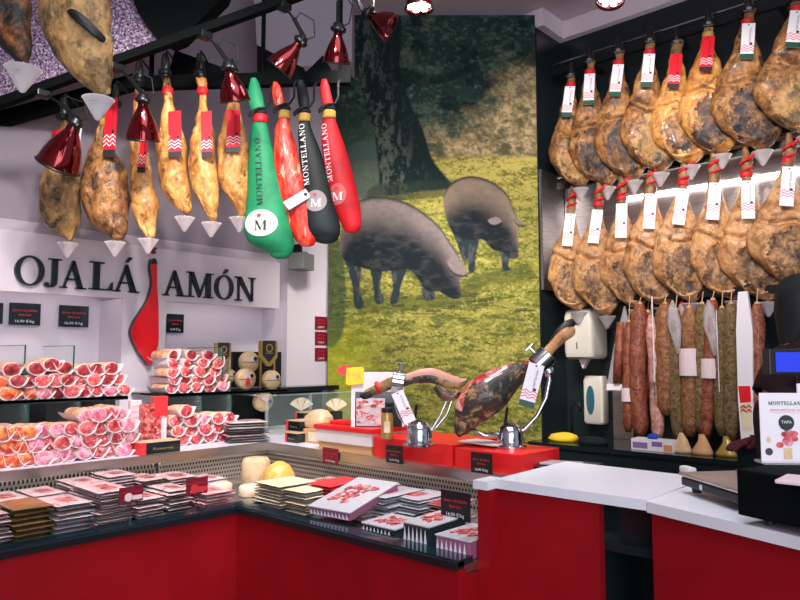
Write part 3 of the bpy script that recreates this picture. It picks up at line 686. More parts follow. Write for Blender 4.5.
def face_fn(seed, amt=1.0, cx=0.03, cz=-0.78):
    def f(p, rad):
        if p.y > -0.005: return p
        e = ((p.x - cx) / 0.115) ** 2 + ((p.z - cz) / 0.17) ** 2
        w_ = mn.noise(Vector((p.x * 9, p.z * 9, seed * 3.3))) * 0.35
        e += w_
        if e < 1.0: p = p + Vector((0, 0.010 * amt * (1 - e ** 4), 0))
        elif e < 1.25: p = p + Vector((0, -0.007 * amt, 0))
        # crease above the face
        cr = p.z - (-0.60 - 0.25 * (p.x - 0.0) + 0.02 * math.sin(p.x * 30 + seed))
        if abs(cr) < 0.02: p = p + Vector((0, 0.028 * amt * (1 - abs(cr) / 0.02), 0))
        elif 0.02 < cr < 0.05: p = p + Vector((0, -0.006, 0))
        return p
    return f
def ham_body_mesh(seed, skin, facem, rows=HAM, smooth_k=9):
    R_ = interp_rows([r for r in rows if r[0] <= -0.10], smooth_k)
    m = MB()
    def mf(c):
        if c.y > -0.012: return 0
        if c.z > -0.27: return 2
        e = ((c.x - 0.03) / 0.112) ** 2 + ((c.z + 0.79) / 0.165) ** 2 + mn.noise(Vector((c.x * 12, c.z * 12, seed * 2.3))) * 0.6 + mn.noise(Vector((c.x * 50, c.z * 50, seed))) * 0.35
        return 1 if e < 0.95 else 0
    m.loft(R_, n=60, jit=0.016, seed=seed, freq=7.0, face=face_fn(seed), matf=mf)
    return m.mesh('ham_body', [skin, facem, 'shank'], True)
HB = [ham_body_mesh(1, 'ham_skin', 'ham_face'), ham_body_mesh(2, 'ham_gold', 'ham_face'), ham_body_mesh(5, 'ham_skin', 'ham_dry'), ham_body_mesh(8, 'ham_gold', 'ham_skin')]
HP = [ham_body_mesh(11, 'ham_pale', 'ham_face_pale'), ham_body_mesh(12, 'ham_pale', 'ham_face_pale'), ham_body_mesh(13, 'ham_pale', 'ham_face_pale')]
m = MB(); m.loft(interp_rows([r for r in HAM if r[0] >= -0.105], 3), n=16, jit=0.003, seed=3, freq=30); HOOF = m.mesh('hoof', 'hoof', True)
HOOFP = HOOF.copy(); HOOFP.materials.clear(); HOOFP.materials.append(M['shank'])
m = MB(); m.tube([(0.03, 0.12, 0.10), (0.012, 0.03, 0.03), (0.0, -0.045, -0.01), (-0.03, -0.02, -0.03), (-0.02, 0.03, -0.045), (0.02, 0.03, -0.05), (0.034, -0.02, -0.06), (0.0, -0.045, -0.07), (-0.03, -0.01, -0.085)], 0.009); m.tube([(0.01, -0.045, -0.02), (0.04, -0.05, 0.02), (0.065, -0.045, 0.03)], 0.010)
ROPE = m.mesh('red_rope', 'strap_red', True)
# leg bones / shank strip shown pale under the hoof, strap, hook
def ring_mesh(r, h, m_, n=20, rd=None):
    m = MB(); rd = rd or r
    m.loft([(-h / 2, 0, 0, r * 0.96, rd * 0.96), (-h / 4, 0, 0, r * 1.04, rd * 1.04), (0, 0, 0, r, rd), (h / 4, 0, 0, r * 1.05, rd * 1.05), (h / 2, 0, 0, r * 0.96, rd * 0.96)], n=n)
    return m.mesh('strap', m_, True)
STR = ring_mesh(0.034, 0.035, 'strap_red'); STG = ring_mesh(0.034, 0.035, 'rope_gold')
m = MB(); m.tube([(0, 0.09, 0.03), (0, 0.05, 0.045), (0, 0.01, 0.03), (0.012, -0.02, -0.0), (0.014, -0.032, -0.06), (0, -0.036, -0.09)], 0.006)
m.box((0, 0, -0.095), (0.076, 0.074, 0.028), 0, None, 0.008); m.box((0.0, -0.04, -0.09), (0.03, 0.012, 0.02), 1)
HOOK = m.mesh('hanging_hook', ['black_metal', 'chrome'])
def tag_mesh(base, zig, low, lowh, txtm='ink'):
    """0.075 x 0.25 card hanging from its top edge, in x,z"""
    m = MB(); w, h = 0.037, 0.25
    m.b2((-w, 0, -h), (w, 0.002, 0), 0)
    if low is not None: m.b2((-w, -0.0006, -h), (w, 0.0, -h + lowh), 2)
    for k in range(3):
        z0 = -h + lowh + 0.012 + k * 0.017; t = 0.0052
        for q in range(4):
            xa, xb = -w + q * w / 2, -w + (q + 1) * w / 2; za, zb_ = (z0, z0 + 0.014) if q % 2 == 0 else (z0 + 0.014, z0)
            m.add([(xa, -0.0008, za), (xb, -0.0008, zb_), (xb, -0.0008, zb_ + t), (xa, -0.0008, za + t)], [(0, 1, 2, 3)], 1)
    m.disc((0.0, -0.012), (0.005, 0.005), -0.001, 0, 3, 10)
    m.disc((0.018, -0.145), (0.009, 0.009), -0.001, 0, 3, 12)
    put_text(m, 'MONTELLANO', 0.015, 0.006, -0.085, -0.001, 3, width=0.10, rot=-PI / 2)
    return m.mesh('paper_tag', [base, zig, low or base, txtm])
TAG_W = tag_mesh('tag_white', 'ink_red', 'tag_green', 0.035); TAG_R = tag_mesh('tag_red', 'ink_white', 'tag_black', 0.03, 'tag_black'); TAG_P = tag_mesh('tag_white', 'ink_red', None, 0.04)
# drip cup
m = MB(); m.lathe([(0.004, -0.105), (0.010, -0.102), (0.058, -0.02), (0.062, -0.018), (0.056, -0.016), (0.008, -0.088)], n=24, caps=True)
m.tube([(0, 0, 0.01), (0, 0, -0.09)], 0.003)
for k, (zz, ww, mi) in enumerate(((-0.042, 0.022, 2), (-0.052, 0.014, 1))):
    yy = -(0.004 + (zz + 0.105) / 0.085 * 0.054) - 0.002
    vs_, fs_, w_ = text_geo('MONTELLANO' if k == 0 else 'IBERICOS', 0.009)
    q = ww * 1.6 / w_; m.add([(a * q, yy - 0.0035 * 0 - abs(0) + (a * q) ** 2 * 9, zz + b) for a, b in vs_], fs_, mi)
CUP = m.mesh('drip_cup', ['cup_plastic', 'ink_red', 'ink'], 'auto')
def local_frame(fx):
    return Matrix.Rotation(fx, 3, 'Z')
def hang_ham(T, B, yaw, body, label, cat='ham', group=None, tagm=None, tagrot=0.0, strap=STR, ws=1.0, cup=True, flip=1, tagz=0.33, seed=0, tagx=0.0, hooks=True):
    """T: hoof top, B: lowest point; B sits left/right of T through a roll around the viewing axis"""
    d = B - T; Lq = local_frame(yaw).inverted() @ d
    tipx = 0.074 * ws * flip
    Ln = Lq.length
    ang = math.atan2(Lq.x, -Lq.z) - math.atan2(tipx, 1.0)
    r_ = thing('cured_ham', label, cat, T, 0, group, tilt=None)
    r_.rotation_euler = (Matrix.Rotation(yaw, 4, 'Z') @ Matrix.Rotation(-ang, 4, 'Y')).to_euler()
    s_ = Ln
    ob('ham_body', body, r_, scale=(s_ * ws * flip, s_ * (0.5 + 0.5 * ws), s_))
    ob('hoof', HOOF if hooks else HOOFP, r_, scale=(s_ * 1.1 * flip, s_ * 1.1, s_), rot=(0.1, 0, 0))
    ob('strap', strap, r_, loc=(0, 0, -0.185 * s_), scale=(s_ * 1.05,) * 3)
    if not hooks: ob('red_rope', ROPE, r_, loc=(0, 0, -0.08 * s_), scale=(1.0, 1, 1))
    if hooks: ob('hanging_hook', HOOK, r_, loc=(0.0, 0, -0.03), scale=(0.9, 0.9, 0.9))
    if tagm:
        ob('paper_tag', tagm, r_, loc=(tagx, -0.055 * s_, (-0.215 if hooks else -0.235) * s_), rot=(-0.20, tagrot, 0.0))
    if cup:
        c_ = ob('drip_cup', CUP, r_, loc=(tipx * s_, 0, -0.995 * s_), rot=(0, ang, 0))
    return r_
XH = 4.52
row1 = [((571, 62), (580, 186), 0.92, 2), ((589, 47), (607, 184), 0.98, 0), ((618, 37), (634, 178), 1.0, 0), ((650, 26), (660, 171), 1.0, 2), ((676, 28), (691, 163), 1.06, 3), ((708, 9), (722, 152), 1.05, 1), ((748, -6), (763, 148), 1.15, 0), ((797, -18), (808, 133), 1.25, 2)]
lab1 = ['top row, first from the corner', 'top row, second from the corner', 'top row, third from the corner', 'top row, fourth from the corner', 'top row, left of the red tagged pair', 'top row, right of the red tagged pair', 'top row, just right of the red tagged pair', 'top row, cut by the right photo edge']
for i, ((t, b, ws, bi)) in enumerate(row1):
    red = i in (4, 5)
    hang_ham(onX(*t, XH), onX(*b, XH), ROT_X + 0.42, HB[bi], 'ham with %s tag, %s' % ('red' if red else 'white and green', lab1[i]), group='hams in the top row', tagm=TAG_R if red else TAG_W,
             tagrot=random.uniform(0.06, 0.16), ws=ws * 1.12, strap=STG if i in (4, 5) else STR, seed=i)
row2 = [((572, 186), (578, 310), 0.95, 0), ((599, 180), (607, 314), 1.0, 1), ((621, 174), (637, 307), 1.0, 2), ((651, 162), (664, 305), 1.05, 0), ((684, 157), (692, 301), 1.05, 1), ((713, 150), (735, 298), 1.0, 0), ((745, 147), (769, 299), 1.08, 2), ((789, 133), (802, 287), 1.25, 2)]
for i, (t, b, ws, bi) in enumerate(row2):
    hang_ham(onX(*t, XH + 0.02), onX(*b, XH + 0.02), ROT_X + 0.42, HP[bi], 'pale ham with white zigzag tag, lower row, %s' % ('%s from the corner' % ORD[i] if i < 7 else 'cut by the right photo edge'), group='hams in the lower row', tagm=TAG_P,
             tagrot=random.uniform(0.05, 0.16), ws=ws * 1.12, strap=STR, seed=i, tagz=0.27, tagx=0.0, hooks=False)
# rails
def rail(z, x, lb, y0=-1.2, y1=2.6):
    m = MB(); m.b2((x, y0, z), (x + 0.04, y1, z + 0.05)); m.tube([(x + 0.02, y0, z + 0.09), (x + 0.02, y1, z + 0.09)], 0.008, 1)
    for k in range(6):
        y = y0 + 0.3 + k * 0.64; m.b2((x + 0.02, y, z + 0.01), (XW - 0.001 if z > 3 else XW - 0.02, y + 0.03, z + 0.04))
    o = m.ob('hanging_rail', ['black_metal', 'chrome']); tag(o, lb, 'rail', 'rails on the ham wall')
rail(onX(680, 38, XH + 0.08).z, XH + 0.06, 'black rail on the right wall holding the top row of hams'); rail(2.72, XH + 0.10, 'black rail on the right wall holding the lower row of hams'); rail(1.83, XH + 0.0, 'black rail on the right wall holding the dried sausages', -1.2, 2.1)
o = MB().b2((XW - 0.05, -1.0, 2.60), (XW - 0.021, 2.2, 2.62)).ob('light_strip', 'led_strip'); tag(o, 'bright white light strip on the steel panel behind the hams', 'light strip')
# ---- hams on the rack along the sign wall, outlines at 3.5 m
def loft_px(rows, d, dr=0.6, k=4, jit=0.008, seed=0, mats='ham_gold', name='ham_body', T=None, facef=None, n=28, dome=True, matf=None, dadd=0.0):
    O = T if T is not None else onD((rows[0][1] + rows[0][2]) / 2, rows[0][0], d)
    R_ = []
    for (y, xl, xr) in rows:
        a = onD(xl, y, d) - O; b = onD(xr, y, d) - O
        hw = (b.dot(RT) - a.dot(RT)) / 2; R_.append(((a.z + b.z) / 2, (a.dot(RT) + b.dot(RT)) / 2, 0, hw, hw * dr + dadd))
    R_ = interp_rows(R_, k)
    if dome: R_ = rounded_end(R_)
    m = MB(); m.loft(R_, n=n, jit=jit, seed=seed, freq=12, matf=matf, face=facef)
    return m, R_, O
def prof_at(R_, z):
    for a, b in zip(R_, R_[1:]):
        if (a[0] - z) * (b[0] - z) <= 0 and a[0] != b[0]:
            t = (z - a[0]) / (b[0] - a[0]); return [p + (q - p) * t for p, q in zip(a, b)]
    return list(R_[-1])
def rough_face(seed, amp=0.012):
    def f(p, rad):
        q = Vector((p.x * 14 + seed, p.z * 10, seed * 1.7)); nn_ = mn.noise(q)
        if p.y < 0: p = p + Vector((0, amp * nn_ + (amp if abs(nn_) < 0.08 else 0), 0))
        return p
    return f
LH = [
 ('second ham from the left on the sign wall rack, broad and dark mottled', [(85, 113, 118), (97, 112, 119), (115, 104, 113), (132, 97, 106), (145, 93, 110), (152, 89, 115), (165, 85, 124), (185, 82, 128), (205, 83, 129), (220, 88, 128), (230, 98, 127), (236, 110, 124)], 'ham_skin', (108.5, 100), (12, 66), -0.04, 0),
 ('leftmost ham on the sign wall rack, mostly behind a wide red lamp', [(98, 60, 67), (110, 60, 68), (125, 59, 69), (140, 52, 74), (150, 50, 76), (170, 45, 79), (190, 41, 80), (210, 40, 80), (222, 43, 79), (232, 54, 76), (239, 66, 73)], 'ham_dry', (74, 128), (12, 56), 0, 1),
 ('narrow ham hanging under the second red lamp', [(62, 136, 142), (75, 135, 144), (95, 135, 144), (112, 134, 143), (125, 133, 144), (145, 131, 147), (165, 130, 150), (185, 131, 154), (203, 131, 158), (215, 134, 157), (228, 140, 156), (235, 146, 154)], 'ham_gold', (145, 128), (8, 50), 0.03, 0),
 ('golden ham with a twisted cut side, between the second and third red lamps', [(54, 163, 168), (62, 161, 170), (75, 161, 170), (90, 163, 172), (105, 164, 174), (125, 160, 180), (145, 157, 186), (160, 157, 187), (180, 160, 188), (195, 165, 190), (208, 176, 191), (214, 184, 189)], 'ham_gold', (171, 114), (13, 50), -0.05, 0),
 ('slim golden ham immediately left of the third red lamp', [(54, 197, 202), (62, 196, 204), (75, 196, 206), (90, 198, 207), (105, 198, 208), (125, 194, 212), (145, 190, 215), (165, 189, 217), (185, 191, 219), (200, 198, 218), (214, 207, 217), (220, 211, 215)], 'ham_gold', (203, 114), (11, 50), -0.05, 0),
 ('golden ham hanging under the third red lamp, next to the green bag', [(62, 228, 233), (70, 227, 235), (85, 228, 237), (105, 228, 240), (125, 222, 244), (145, 218, 247), (165, 217, 249), (185, 220, 249), (200, 229, 248), (210, 236, 245), (215, 239, 243)], 'ham_gold', (228.5, 113), (14, 46), -0.04, 0)]
def px_strap(par, y, xl, xr, d, O, m_, h=9, dr=0.9, name='strap'):
    a = onD(xl, y, d) - O; b = onD(xr, y, d) - O; hw = (b - a).dot(RT) / 2 + 0.003
    k = h / FPX * d
    m = MB(); c = ((a.dot(RT) + b.dot(RT)) / 2, (a.z + b.z) / 2)
    m.loft([(c[1] - k / 2, c[0], 0, hw, hw * dr), (c[1] - k / 4, c[0], 0, hw + .002, hw * dr + .002), (c[1], c[0], 0, hw, hw * dr), (c[1] + k / 4, c[0], 0, hw + .002, hw * dr + .002), (c[1] + k / 2, c[0], 0, hw, hw * dr)], n=18)
    return m.ob(name, m_, par, True)
def rack_hook(par, R0, O, d):
    """cord/hook from the hoof to the beam behind"""
    x, z = R0
    m = MB(); m.tube([(x, 3.60 - d, z + 0.02), (x, 0.03, z + 0.03), (x + 0.01, -0.012, z + 0.01), (x + 0.012, -0.024, z - 0.05), (x, -0.03, z - 0.1)], 0.005)
    m.lathe([(0.032, -0.012), (0.036, 0), (0.032, 0.012)], Matrix.Translation((x, 0, z - 0.1)), n=14)
    return m.ob('hanging_hook', 'black_metal', par)
DL = 3.44
for i, (lb, rows, mt_, tg, tsz, tr, hid) in enumerate(LH):
    O = onD((rows[0][1] + rows[0][2]) / 2, rows[0][0], DL)
    t = thing('cured_ham', lb, 'ham', O, ROT_D, 'hams on the rack along the sign wall')
    hr = [r for r in rows if r[0] <= rows[0][0] + 34]; br = [r for r in rows if r[0] >= rows[0][0] + 20]
    ztop = rows[0][0] + 30
    def mf(c, O=O): return 0
    m, R_, _ = loft_px(rows, DL, 0.75, jit=0.006, seed=i + 20, T=O, facef=rough_face(i * 3.1), dadd=0.004)
    kc = -0.14 if i != 1 else -0.13
    hf = [r for r in R_ if r[0] > kc]; bd = [r for r in R_ if r[0] <= kc + 0.012]
    hm = MB(); hm.loft(hf, n=16, jit=0.003, seed=i); hm.ob('hoof', 'hoof', t, True)
    bm_ = MB(); bm_.loft(bd, n=44, jit=0.010, seed=i + 20, freq=11, face=rough_face(i * 3.1)); bm_.ob('ham_body', mt_, t, True)
    rack_hook(t, (hf[0][1], 0.0), O, DL)
    z_ = -0.20; p = prof_at(R_, z_)
    m = MB(); m.loft([(z_ - 0.02, p[1], 0, p[3] + .004, p[4] + .004), (z_, p[1], 0, p[3] + .006, p[4] + .006), (z_ + 0.02, p[1], 0, p[3] + .004, p[4] + .004)], n=18); m.ob('strap', 'strap_red' if i != 0 else 'rope_gold', t, True)
    a = onD(tg[0], tg[1], DL) - O; hh = tsz[1] / FPX * DL; ww = tsz[0] / FPX * DL
    zt_t = a.z; zb_t = a.z - hh
    pt = prof_at(R_, zt_t); pb = prof_at(R_, zb_t); pm = prof_at(R_, (zt_t + zb_t) / 2)
    yt_ = -pt[4] - 0.012; yb_ = -max(pb[4], pm[4]) - 0.014
    ob('paper_tag', TAG_R if i != 1 else TAG_W, t, loc=(a.dot(RT) + ww / 2, yt_, zt_t), rot=(math.atan2(yb_ - yt_, hh), tr * 1.5, 0), scale=(ww / 0.074, 1, hh / 0.25))
    e = R_[-1]
    ob('drip_cup', CUP, t, loc=(e[1] - 0.008, 0, e[0] + 0.006), scale=(0.82, 0.82, 0.82))
# ---- two big hams close to the camera
for i, (lb, rows, d, mt_) in enumerate((('very large ham hanging close at top left, with a dark slot in its side', [(-190, 72, 82), (-150, 68, 84), (-110, 66, 88), (-80, 58, 94), (-40, 45, 104), (-10, 39, 108), (10, 38, 110), (25, 41, 111.5), (40, 46, 112), (55, 55, 112), (70, 68, 112), (83, 82, 111.5), (92, 94, 110)], 2.0, 'ham_dry'),
                                   ('dark mottled ham cut by the left photo edge, top corner', [(-190, -12, -4), (-150, -14, 0), (-110, -20, 6), (-60, -34, 20), (-20, -38, 28), (0, -36, 30), (20, -30, 31), (35, -16, 32), (48, 0, 32), (58, 12, 30), (63, 20, 27)], 2.15, 'ham_bigdark'))):
    O = onD((rows[0][1] + rows[0][2]) / 2, rows[0][0], d)
    t = thing('cured_ham', lb, 'ham', O, ROT_D)
    m, R_, _ = loft_px(rows, d, 0.55, T=O)
    hf = [r for r in R_ if r[0] > -0.12]; bd = [r for r in R_ if r[0] <= -0.11]
    hm = MB(); hm.loft(hf, n=16, jit=0.003); hm.ob('hoof', 'hoof', t, True)
    bm_ = MB(); bm_.loft(bd, n=44, jit=0.010, seed=i + 50, freq=9, face=rough_face(i * 5.1 + 2, 0.008)); bm_.ob('ham_body', mt_, t, True)
    if i == 0:
        m = MB(); ol = smooth2([(67, 11), (74, 9), (86, 17), (96, 27), (104, 36), (101, 41), (92, 34), (82, 26), (72, 18)], 4)
        q = []
        for (x, y) in ol:
            dd = 0.05
            for _ in range(5):
                v_ = onD(x, y, d - dd) - O; p = prof_at(R_, v_.z); dd = p[4] * math.sqrt(max(0.0, 1 - ((v_.dot(RT) - p[1]) / p[3]) ** 2)) + 0.008
            q.append((v_.dot(RT), v_.z))
        vs_ = []
        for (x, z) in q:
            p = prof_at(R_, z); e = max(0.0, 1 - ((x - p[1]) / p[3]) ** 2); vs_.append((x, -p[4] * math.sqrt(e) - 0.008, z))
        c_ = sum((Vector(v) for v in vs_), Vector()) / len(vs_); n_ = len(vs_)
        m.add(vs_ + [tuple(c_ + Vector((0, 0.004, 0)))] + [(a, b + 0.03, c) for a, b, c in vs_], [(k, (k + 1) % n_, n_) for k in range(n_)] + [(k, n_ + 1 + k, n_ + 1 + (k + 1) % n_, (k + 1) % n_) for k in range(n_)]); m.ob('dark_slot', 'hoof', t, True)
    e = R_[-1]; sc2 = 32 / FPX * d / 0.124 if i == 0 else 36 / FPX * d / 0.124
    ob('drip_cup', CUP, t, loc=(e[1] - (0.01 if i == 0 else 0), 0, e[0] + 0.002), scale=(sc2,) * 3)
    m = MB(); m.tube([(0, 0, -0.05), (0, 0, 4.11 - O.z)], 0.006); m.ob('hanging_cord', 'black_metal', t)
# ---- bagged hams
DG = 3.44
def surf_y(R_, x, z, off=0.002):
    p = prof_at(R_, z); e = 1 - min(0.995, ((x - p[1]) / max(p[3], 1e-4)) ** 2); return -p[4] * math.sqrt(e) - off
def bag(rows, top, mt_, lb, tie_y, tie_m, word=None, word_c=None, emblem=None, cord=True, seed=0, label_=None):
    d = DG; O = onD((rows[0][1] + rows[0][2]) / 2, rows[0][0], d)
    t = thing('bagged_ham', lb, 'bagged ham', O, ROT_D, 'hams in cloth covers')
    m, R_, _ = loft_px(rows, d, 0.62, jit=0.004, seed=seed, T=O); R_b = R_
    bm_ = MB(); bm_.loft(R_, n=36, jit=0.003, seed=seed, freq=14); bm_.ob('bag_body', mt_, t, True)
    m2, Rt, _ = loft_px(top, d, 0.5, T=O, dome=False); R2 = [(r[0], r[1], r[2], max(r[3], .003), max(r[4], .003)) for r in Rt]
    tm = MB(); tm.loft(R2, n=16, jit=0.004, seed=seed); tm.ob('bag_top', mt_, t, True)
    px_strap(t, tie_y, rows[0][1] - 1, rows[0][2] + 1, d, O, tie_m, 8, name='tie_band')
    a = onD((rows[0][1] + rows[0][2]) / 2, tie_y - 6, d) - O; k = a.dot(RT)
    kn = MB(); kn.tube([(k - 0.05, -0.03, a.z - 0.02), (k - 0.03, -0.035, a.z), (k, -0.04, a.z + 0.012), (k + 0.03, -0.02, a.z + 0.02), (k + 0.045, 0.02, a.z + 0.07), (k + 0.04, 0.06, a.z + 0.16), (k + 0.04, 3.60 - d, a.z + 0.22)], 0.006)
    kn.tube([(k - 0.02, -0.03, a.z), (k - 0.045, -0.05, a.z - 0.035)], 0.007); kn.loft([(a.z - 0.012, k, 0, 0.03, 0.027), (a.z, k, 0, 0.034, 0.031), (a.z + 0.012, k, 0, 0.03, 0.027)], n=14)
    kn.ob('hanging_cord', 'black_cord', t, True)
    if word:
        # word runs along the bag, letters drawn in their own frame then wrapped on the surface
        (x0, y0), (x1, y1), hgt, mi = word_c
        A = onD(x0, y0, d) - O; B = onD(x1, y1, d) - O
        A2 = Vector((A.dot(RT), A.z)); B2 = Vector((B.dot(RT), B.z)); ln = (B2 - A2).length; dr_ = (B2 - A2).normalized(); nr = Vector((-dr_.y, dr_.x))
        wm = MB(); h = hgt / FPX * d; w0 = serif_word(MB(), word, h, 0, 0, 0, 0.001, 0, 0.14)
        serif_word(wm, word, h, 0, 0, -0.0005, 0.0005, 0, 0.14)
        sx = ln / w0
        wm.v = [(lambda q: Vector((q.x, surf_y(R_, q.x, q.y, 0.0035) + v.y, q.y)))(A2 + dr_ * (v.x * sx) + nr * v.z) for v in wm.v]
        wm.ob('printed_word', mi, t)
    if emblem:
        (cx, cy, rx, ry, col) = emblem
        a = onD(cx, cy, d) - O; x, z = a.dot(RT), a.z; rx_, ry_ = rx / FPX * d, ry / FPX * d
        em = MB()
        em.add([(x, surf_y(R_, x, z, 0.003), z)] + [(x + rx_ * f * math.cos(q * PI / 16), surf_y(R_, x + rx_ * f * math.cos(q * PI / 16), z + ry_ * f * math.sin(q * PI / 16), 0.0045), z + ry_ * f * math.sin(q * PI / 16)) for f in (0.33, 0.66, 1.0) for q in range(32)],
               [(0, 1 + q, 1 + (q + 1) % 32) for q in range(32)] + [(1 + 32 * g_ + q, 1 + 32 * g_ + 32 + q, 1 + 32 * g_ + 32 + (q + 1) % 32, 1 + 32 * g_ + (q + 1) % 32) for g_ in (0, 1) for q in range(32)])
        e_ = em.ob('round_emblem', col, t, True)
        hgt = ry_ * 0.72
        lm = MB(); wv = glyph(lm, 'M', x - 0.56 * hgt * 1.2, z - ry_ * 0.55, hgt, 1.2, -0.0008, 0)
        lm.v = [Vector((v.x, surf_y(R_, v.x, v.z, 0.007) + v.y, v.z)) for v in lm.v]
        lm.ob('letter_m', 'ink_dark' if mt_ == 'green_bag' else 'ink_white', e_)
        fm = MB(); pts = []
        for k_ in range(12):
            q = k_ * PI / 6; rr = (0.26 if k_ % 2 == 0 else 0.09) * ry_; pts.append((x - 0.1 * rx_ + rr * math.cos(q), z + ry_ * 0.55 + rr * math.sin(q)))
        fm.prism(pts, -0.0008, 0); fm.v = [Vector((v.x, surf_y(R_, v.x, v.z, 0.007) + v.y, v.z)) for v in fm.v]
        fm.ob('small_flower', 'card_red', e_)
    return t, R_, O
mat('black_cord', S(18, 22, 24), 0.8)
mat('emblem_cream', S(206, 222, 198), 0.6); mat('emblem_grey', S(150, 140, 142), 0.6); mat('emblem_red', S(200, 90, 92), 0.6)
bag([(119, 255, 266), (130, 251, 268), (150, 249, 273), (180, 247.5, 281), (205, 246.5, 287.5), (228, 244, 292), (242, 249, 294), (250, 262, 293), (254, 270, 291)],
    [(78, 251, 256), (86, 249, 260), (97, 248, 263), (108, 250, 265), (118, 255, 265)], 'green_bag', 'ham in a green cloth cover with a cream round emblem', 119, 'strap_red',
    'MONTELLANO', ((265.5, 208), (262, 139), 6.2, 'ink_dark'), (263.5, 225.5, 17, 13.5, 'emblem_cream'), seed=1)
t, R_, O = bag([(115, 280, 289), (130, 275, 291), (150, 274, 297), (175, 274, 303), (200, 279, 311), (225, 288, 317), (238, 294, 317), (243, 299, 315)],
    [(82, 273, 277), (88, 272, 281), (100, 273, 284), (108, 277, 286), (115, 281, 288)], 'net_red', 'ham wrapped in shiny red net with a white slanted label', 115, 'rope_gold', seed=2)
lw = MB(); a = onD(299, 202, DG) - O
Tm = Matrix.Translation((a.dot(RT), surf_y(R_, a.dot(RT), a.z, 0.012), a.z)) @ Matrix.Rotation(-0.62, 4, 'Y') @ Matrix.Rotation(0.25, 4, 'Z')
lw.b2((-0.066, 0, -0.028), (0.066, 0.002, 0.028), 0); lw.b2((-0.066, -0.0006, -0.028), (0.066, 0, -0.024), 1); lw.b2((-0.066, -0.0006, 0.024), (0.066, 0, 0.028), 1)
put_text(lw, 'Extra', 0.036, -0.012, -0.010, -0.001, 1); lw.disc((0.05, 0.0), (0.010, 0.010), -0.001, 0, 1); lw.v = [Tm @ v for v in lw.v]; lw.ob('white_label', ['tag_white', 'ink_dark'], t)
bag([(118, 300, 309), (130, 298, 312), (150, 299, 320), (175, 301, 328), (200, 303, 334), (220, 303, 339), (232, 306, 340), (238, 314, 338)],
    [(80, 298, 303), (88, 297, 307), (100, 298, 309), (110, 300, 309), (118, 301, 308)], 'black_bag', 'ham in a black cloth cover with a grey round emblem', 118, 'rope_gold',
    'MONTELLANO', ((310.5, 187), (304.5, 124), 5.6, 'ink_white'), (317, 203, 11, 11, 'emblem_grey'), seed=3)
bag([(115, 324, 334), (130, 321, 339), (150, 322, 346), (175, 326, 353), (200, 332, 359), (215, 337, 361), (226, 342, 361), (230, 344, 359)],
    [(79, 322, 327), (88, 320, 330), (100, 321, 333), (108, 323, 334), (115, 325, 333)], 'red_bag', 'ham in a bright red cloth cover, rightmost of the bagged hams', 115, 'rope_gold',
    'MONTELLANO', ((333.5, 183), (326.5, 124), 5.4, 'ink_white'), (338, 196, 9, 11, 'emblem_red'), seed=4)
# speaker below the bags
p = onY(301, 262, 3.78)
t = thing('wall_speaker', 'small grey box speaker on the white panel under the bagged hams', 'speaker', (p.x, p.y, p.z))
MB().box((0, 0, 0), (0.15, 0.13, 0.115), 0, Rz(0.35), 0.004).ob('speaker_case', 'grey_box', t) if 'grey_box' in M else (mat('grey_box', S(120, 122, 124), 0.5), MB().box((0, 0, 0), (0.15, 0.13, 0.115), 0, Rz(0.35), 0.004).ob('speaker_case', 'grey_box', t))
MB().b2((-0.05, -0.01, 0.06), (0.05, 0.118, 0.075)).b2((-0.01, 0, 0.05), (0.01, 0.118, 0.13)).ob('bracket', 'black_metal', t)
# ================================================================ WRAPPED MEATS
def log_mesh(mm, seed):
    m = MB(); n = 18
    secs = [(0.0, 0.60, 0.55), (-0.006, 0.86, 0.86), (0.0, 1.0, 1.0), (0.05, 1.02, 1.02), (0.12, 0.98, 0.98), (0.17, 0.8, 0.8), (0.185, 0.4, 0.4)]
    prof = [(-0.010, 0.35), (-0.008, 0.72), (-0.003, 0.90), (0.004, 1.0), (0.05, 1.03), (0.12, 0.98), (0.165, 0.8), (0.18, 0.4)]
    vs = []; fs = []; ms = []
    for i, (y, r) in enumerate(prof):
        for k in range(n):
            a = 2 * PI * k / n; x = 0.5 * r * math.cos(a); z = 0.5 * r * math.sin(a)
            z = z * (0.80 if z > 0 else 0.9)
            q = mn.noise(Vector((math.cos(a) * 1.2 + seed * 3.3, math.sin(a) * 1.2, y * 8))) * 0.07 * (1 if i > 0 else .3)
            vs.append((x * (1 + q), y, z * (1 + q)))
    for i in range(len(prof) - 1):
        for k in range(n):
            j = (k + 1) % n; fs.append((i * n + k, i * n + j, (i + 1) * n + j, (i + 1) * n + k)); ms.append(0 if i < 2 else (1 if i < 3 else 2))
    fs.append(tuple(range(n - 1, -1, -1))); ms.append(0); fs.append(tuple(range((len(prof) - 1) * n, len(prof) * n))); ms.append(2)
    o = len(m.m); m.add([(x * 0.074, y, z * 0.074) for x, y, z in vs], fs); m.m[o:] = ms
    return m.mesh('cured_meat', [mm, 'fat', 'rind'], True)
LOGS = {k: [log_mesh(k, s_) for s_ in (1, 2, 3)] for k in ('meat', 'meat_dark', 'meat_pink', 'meat_orange')}
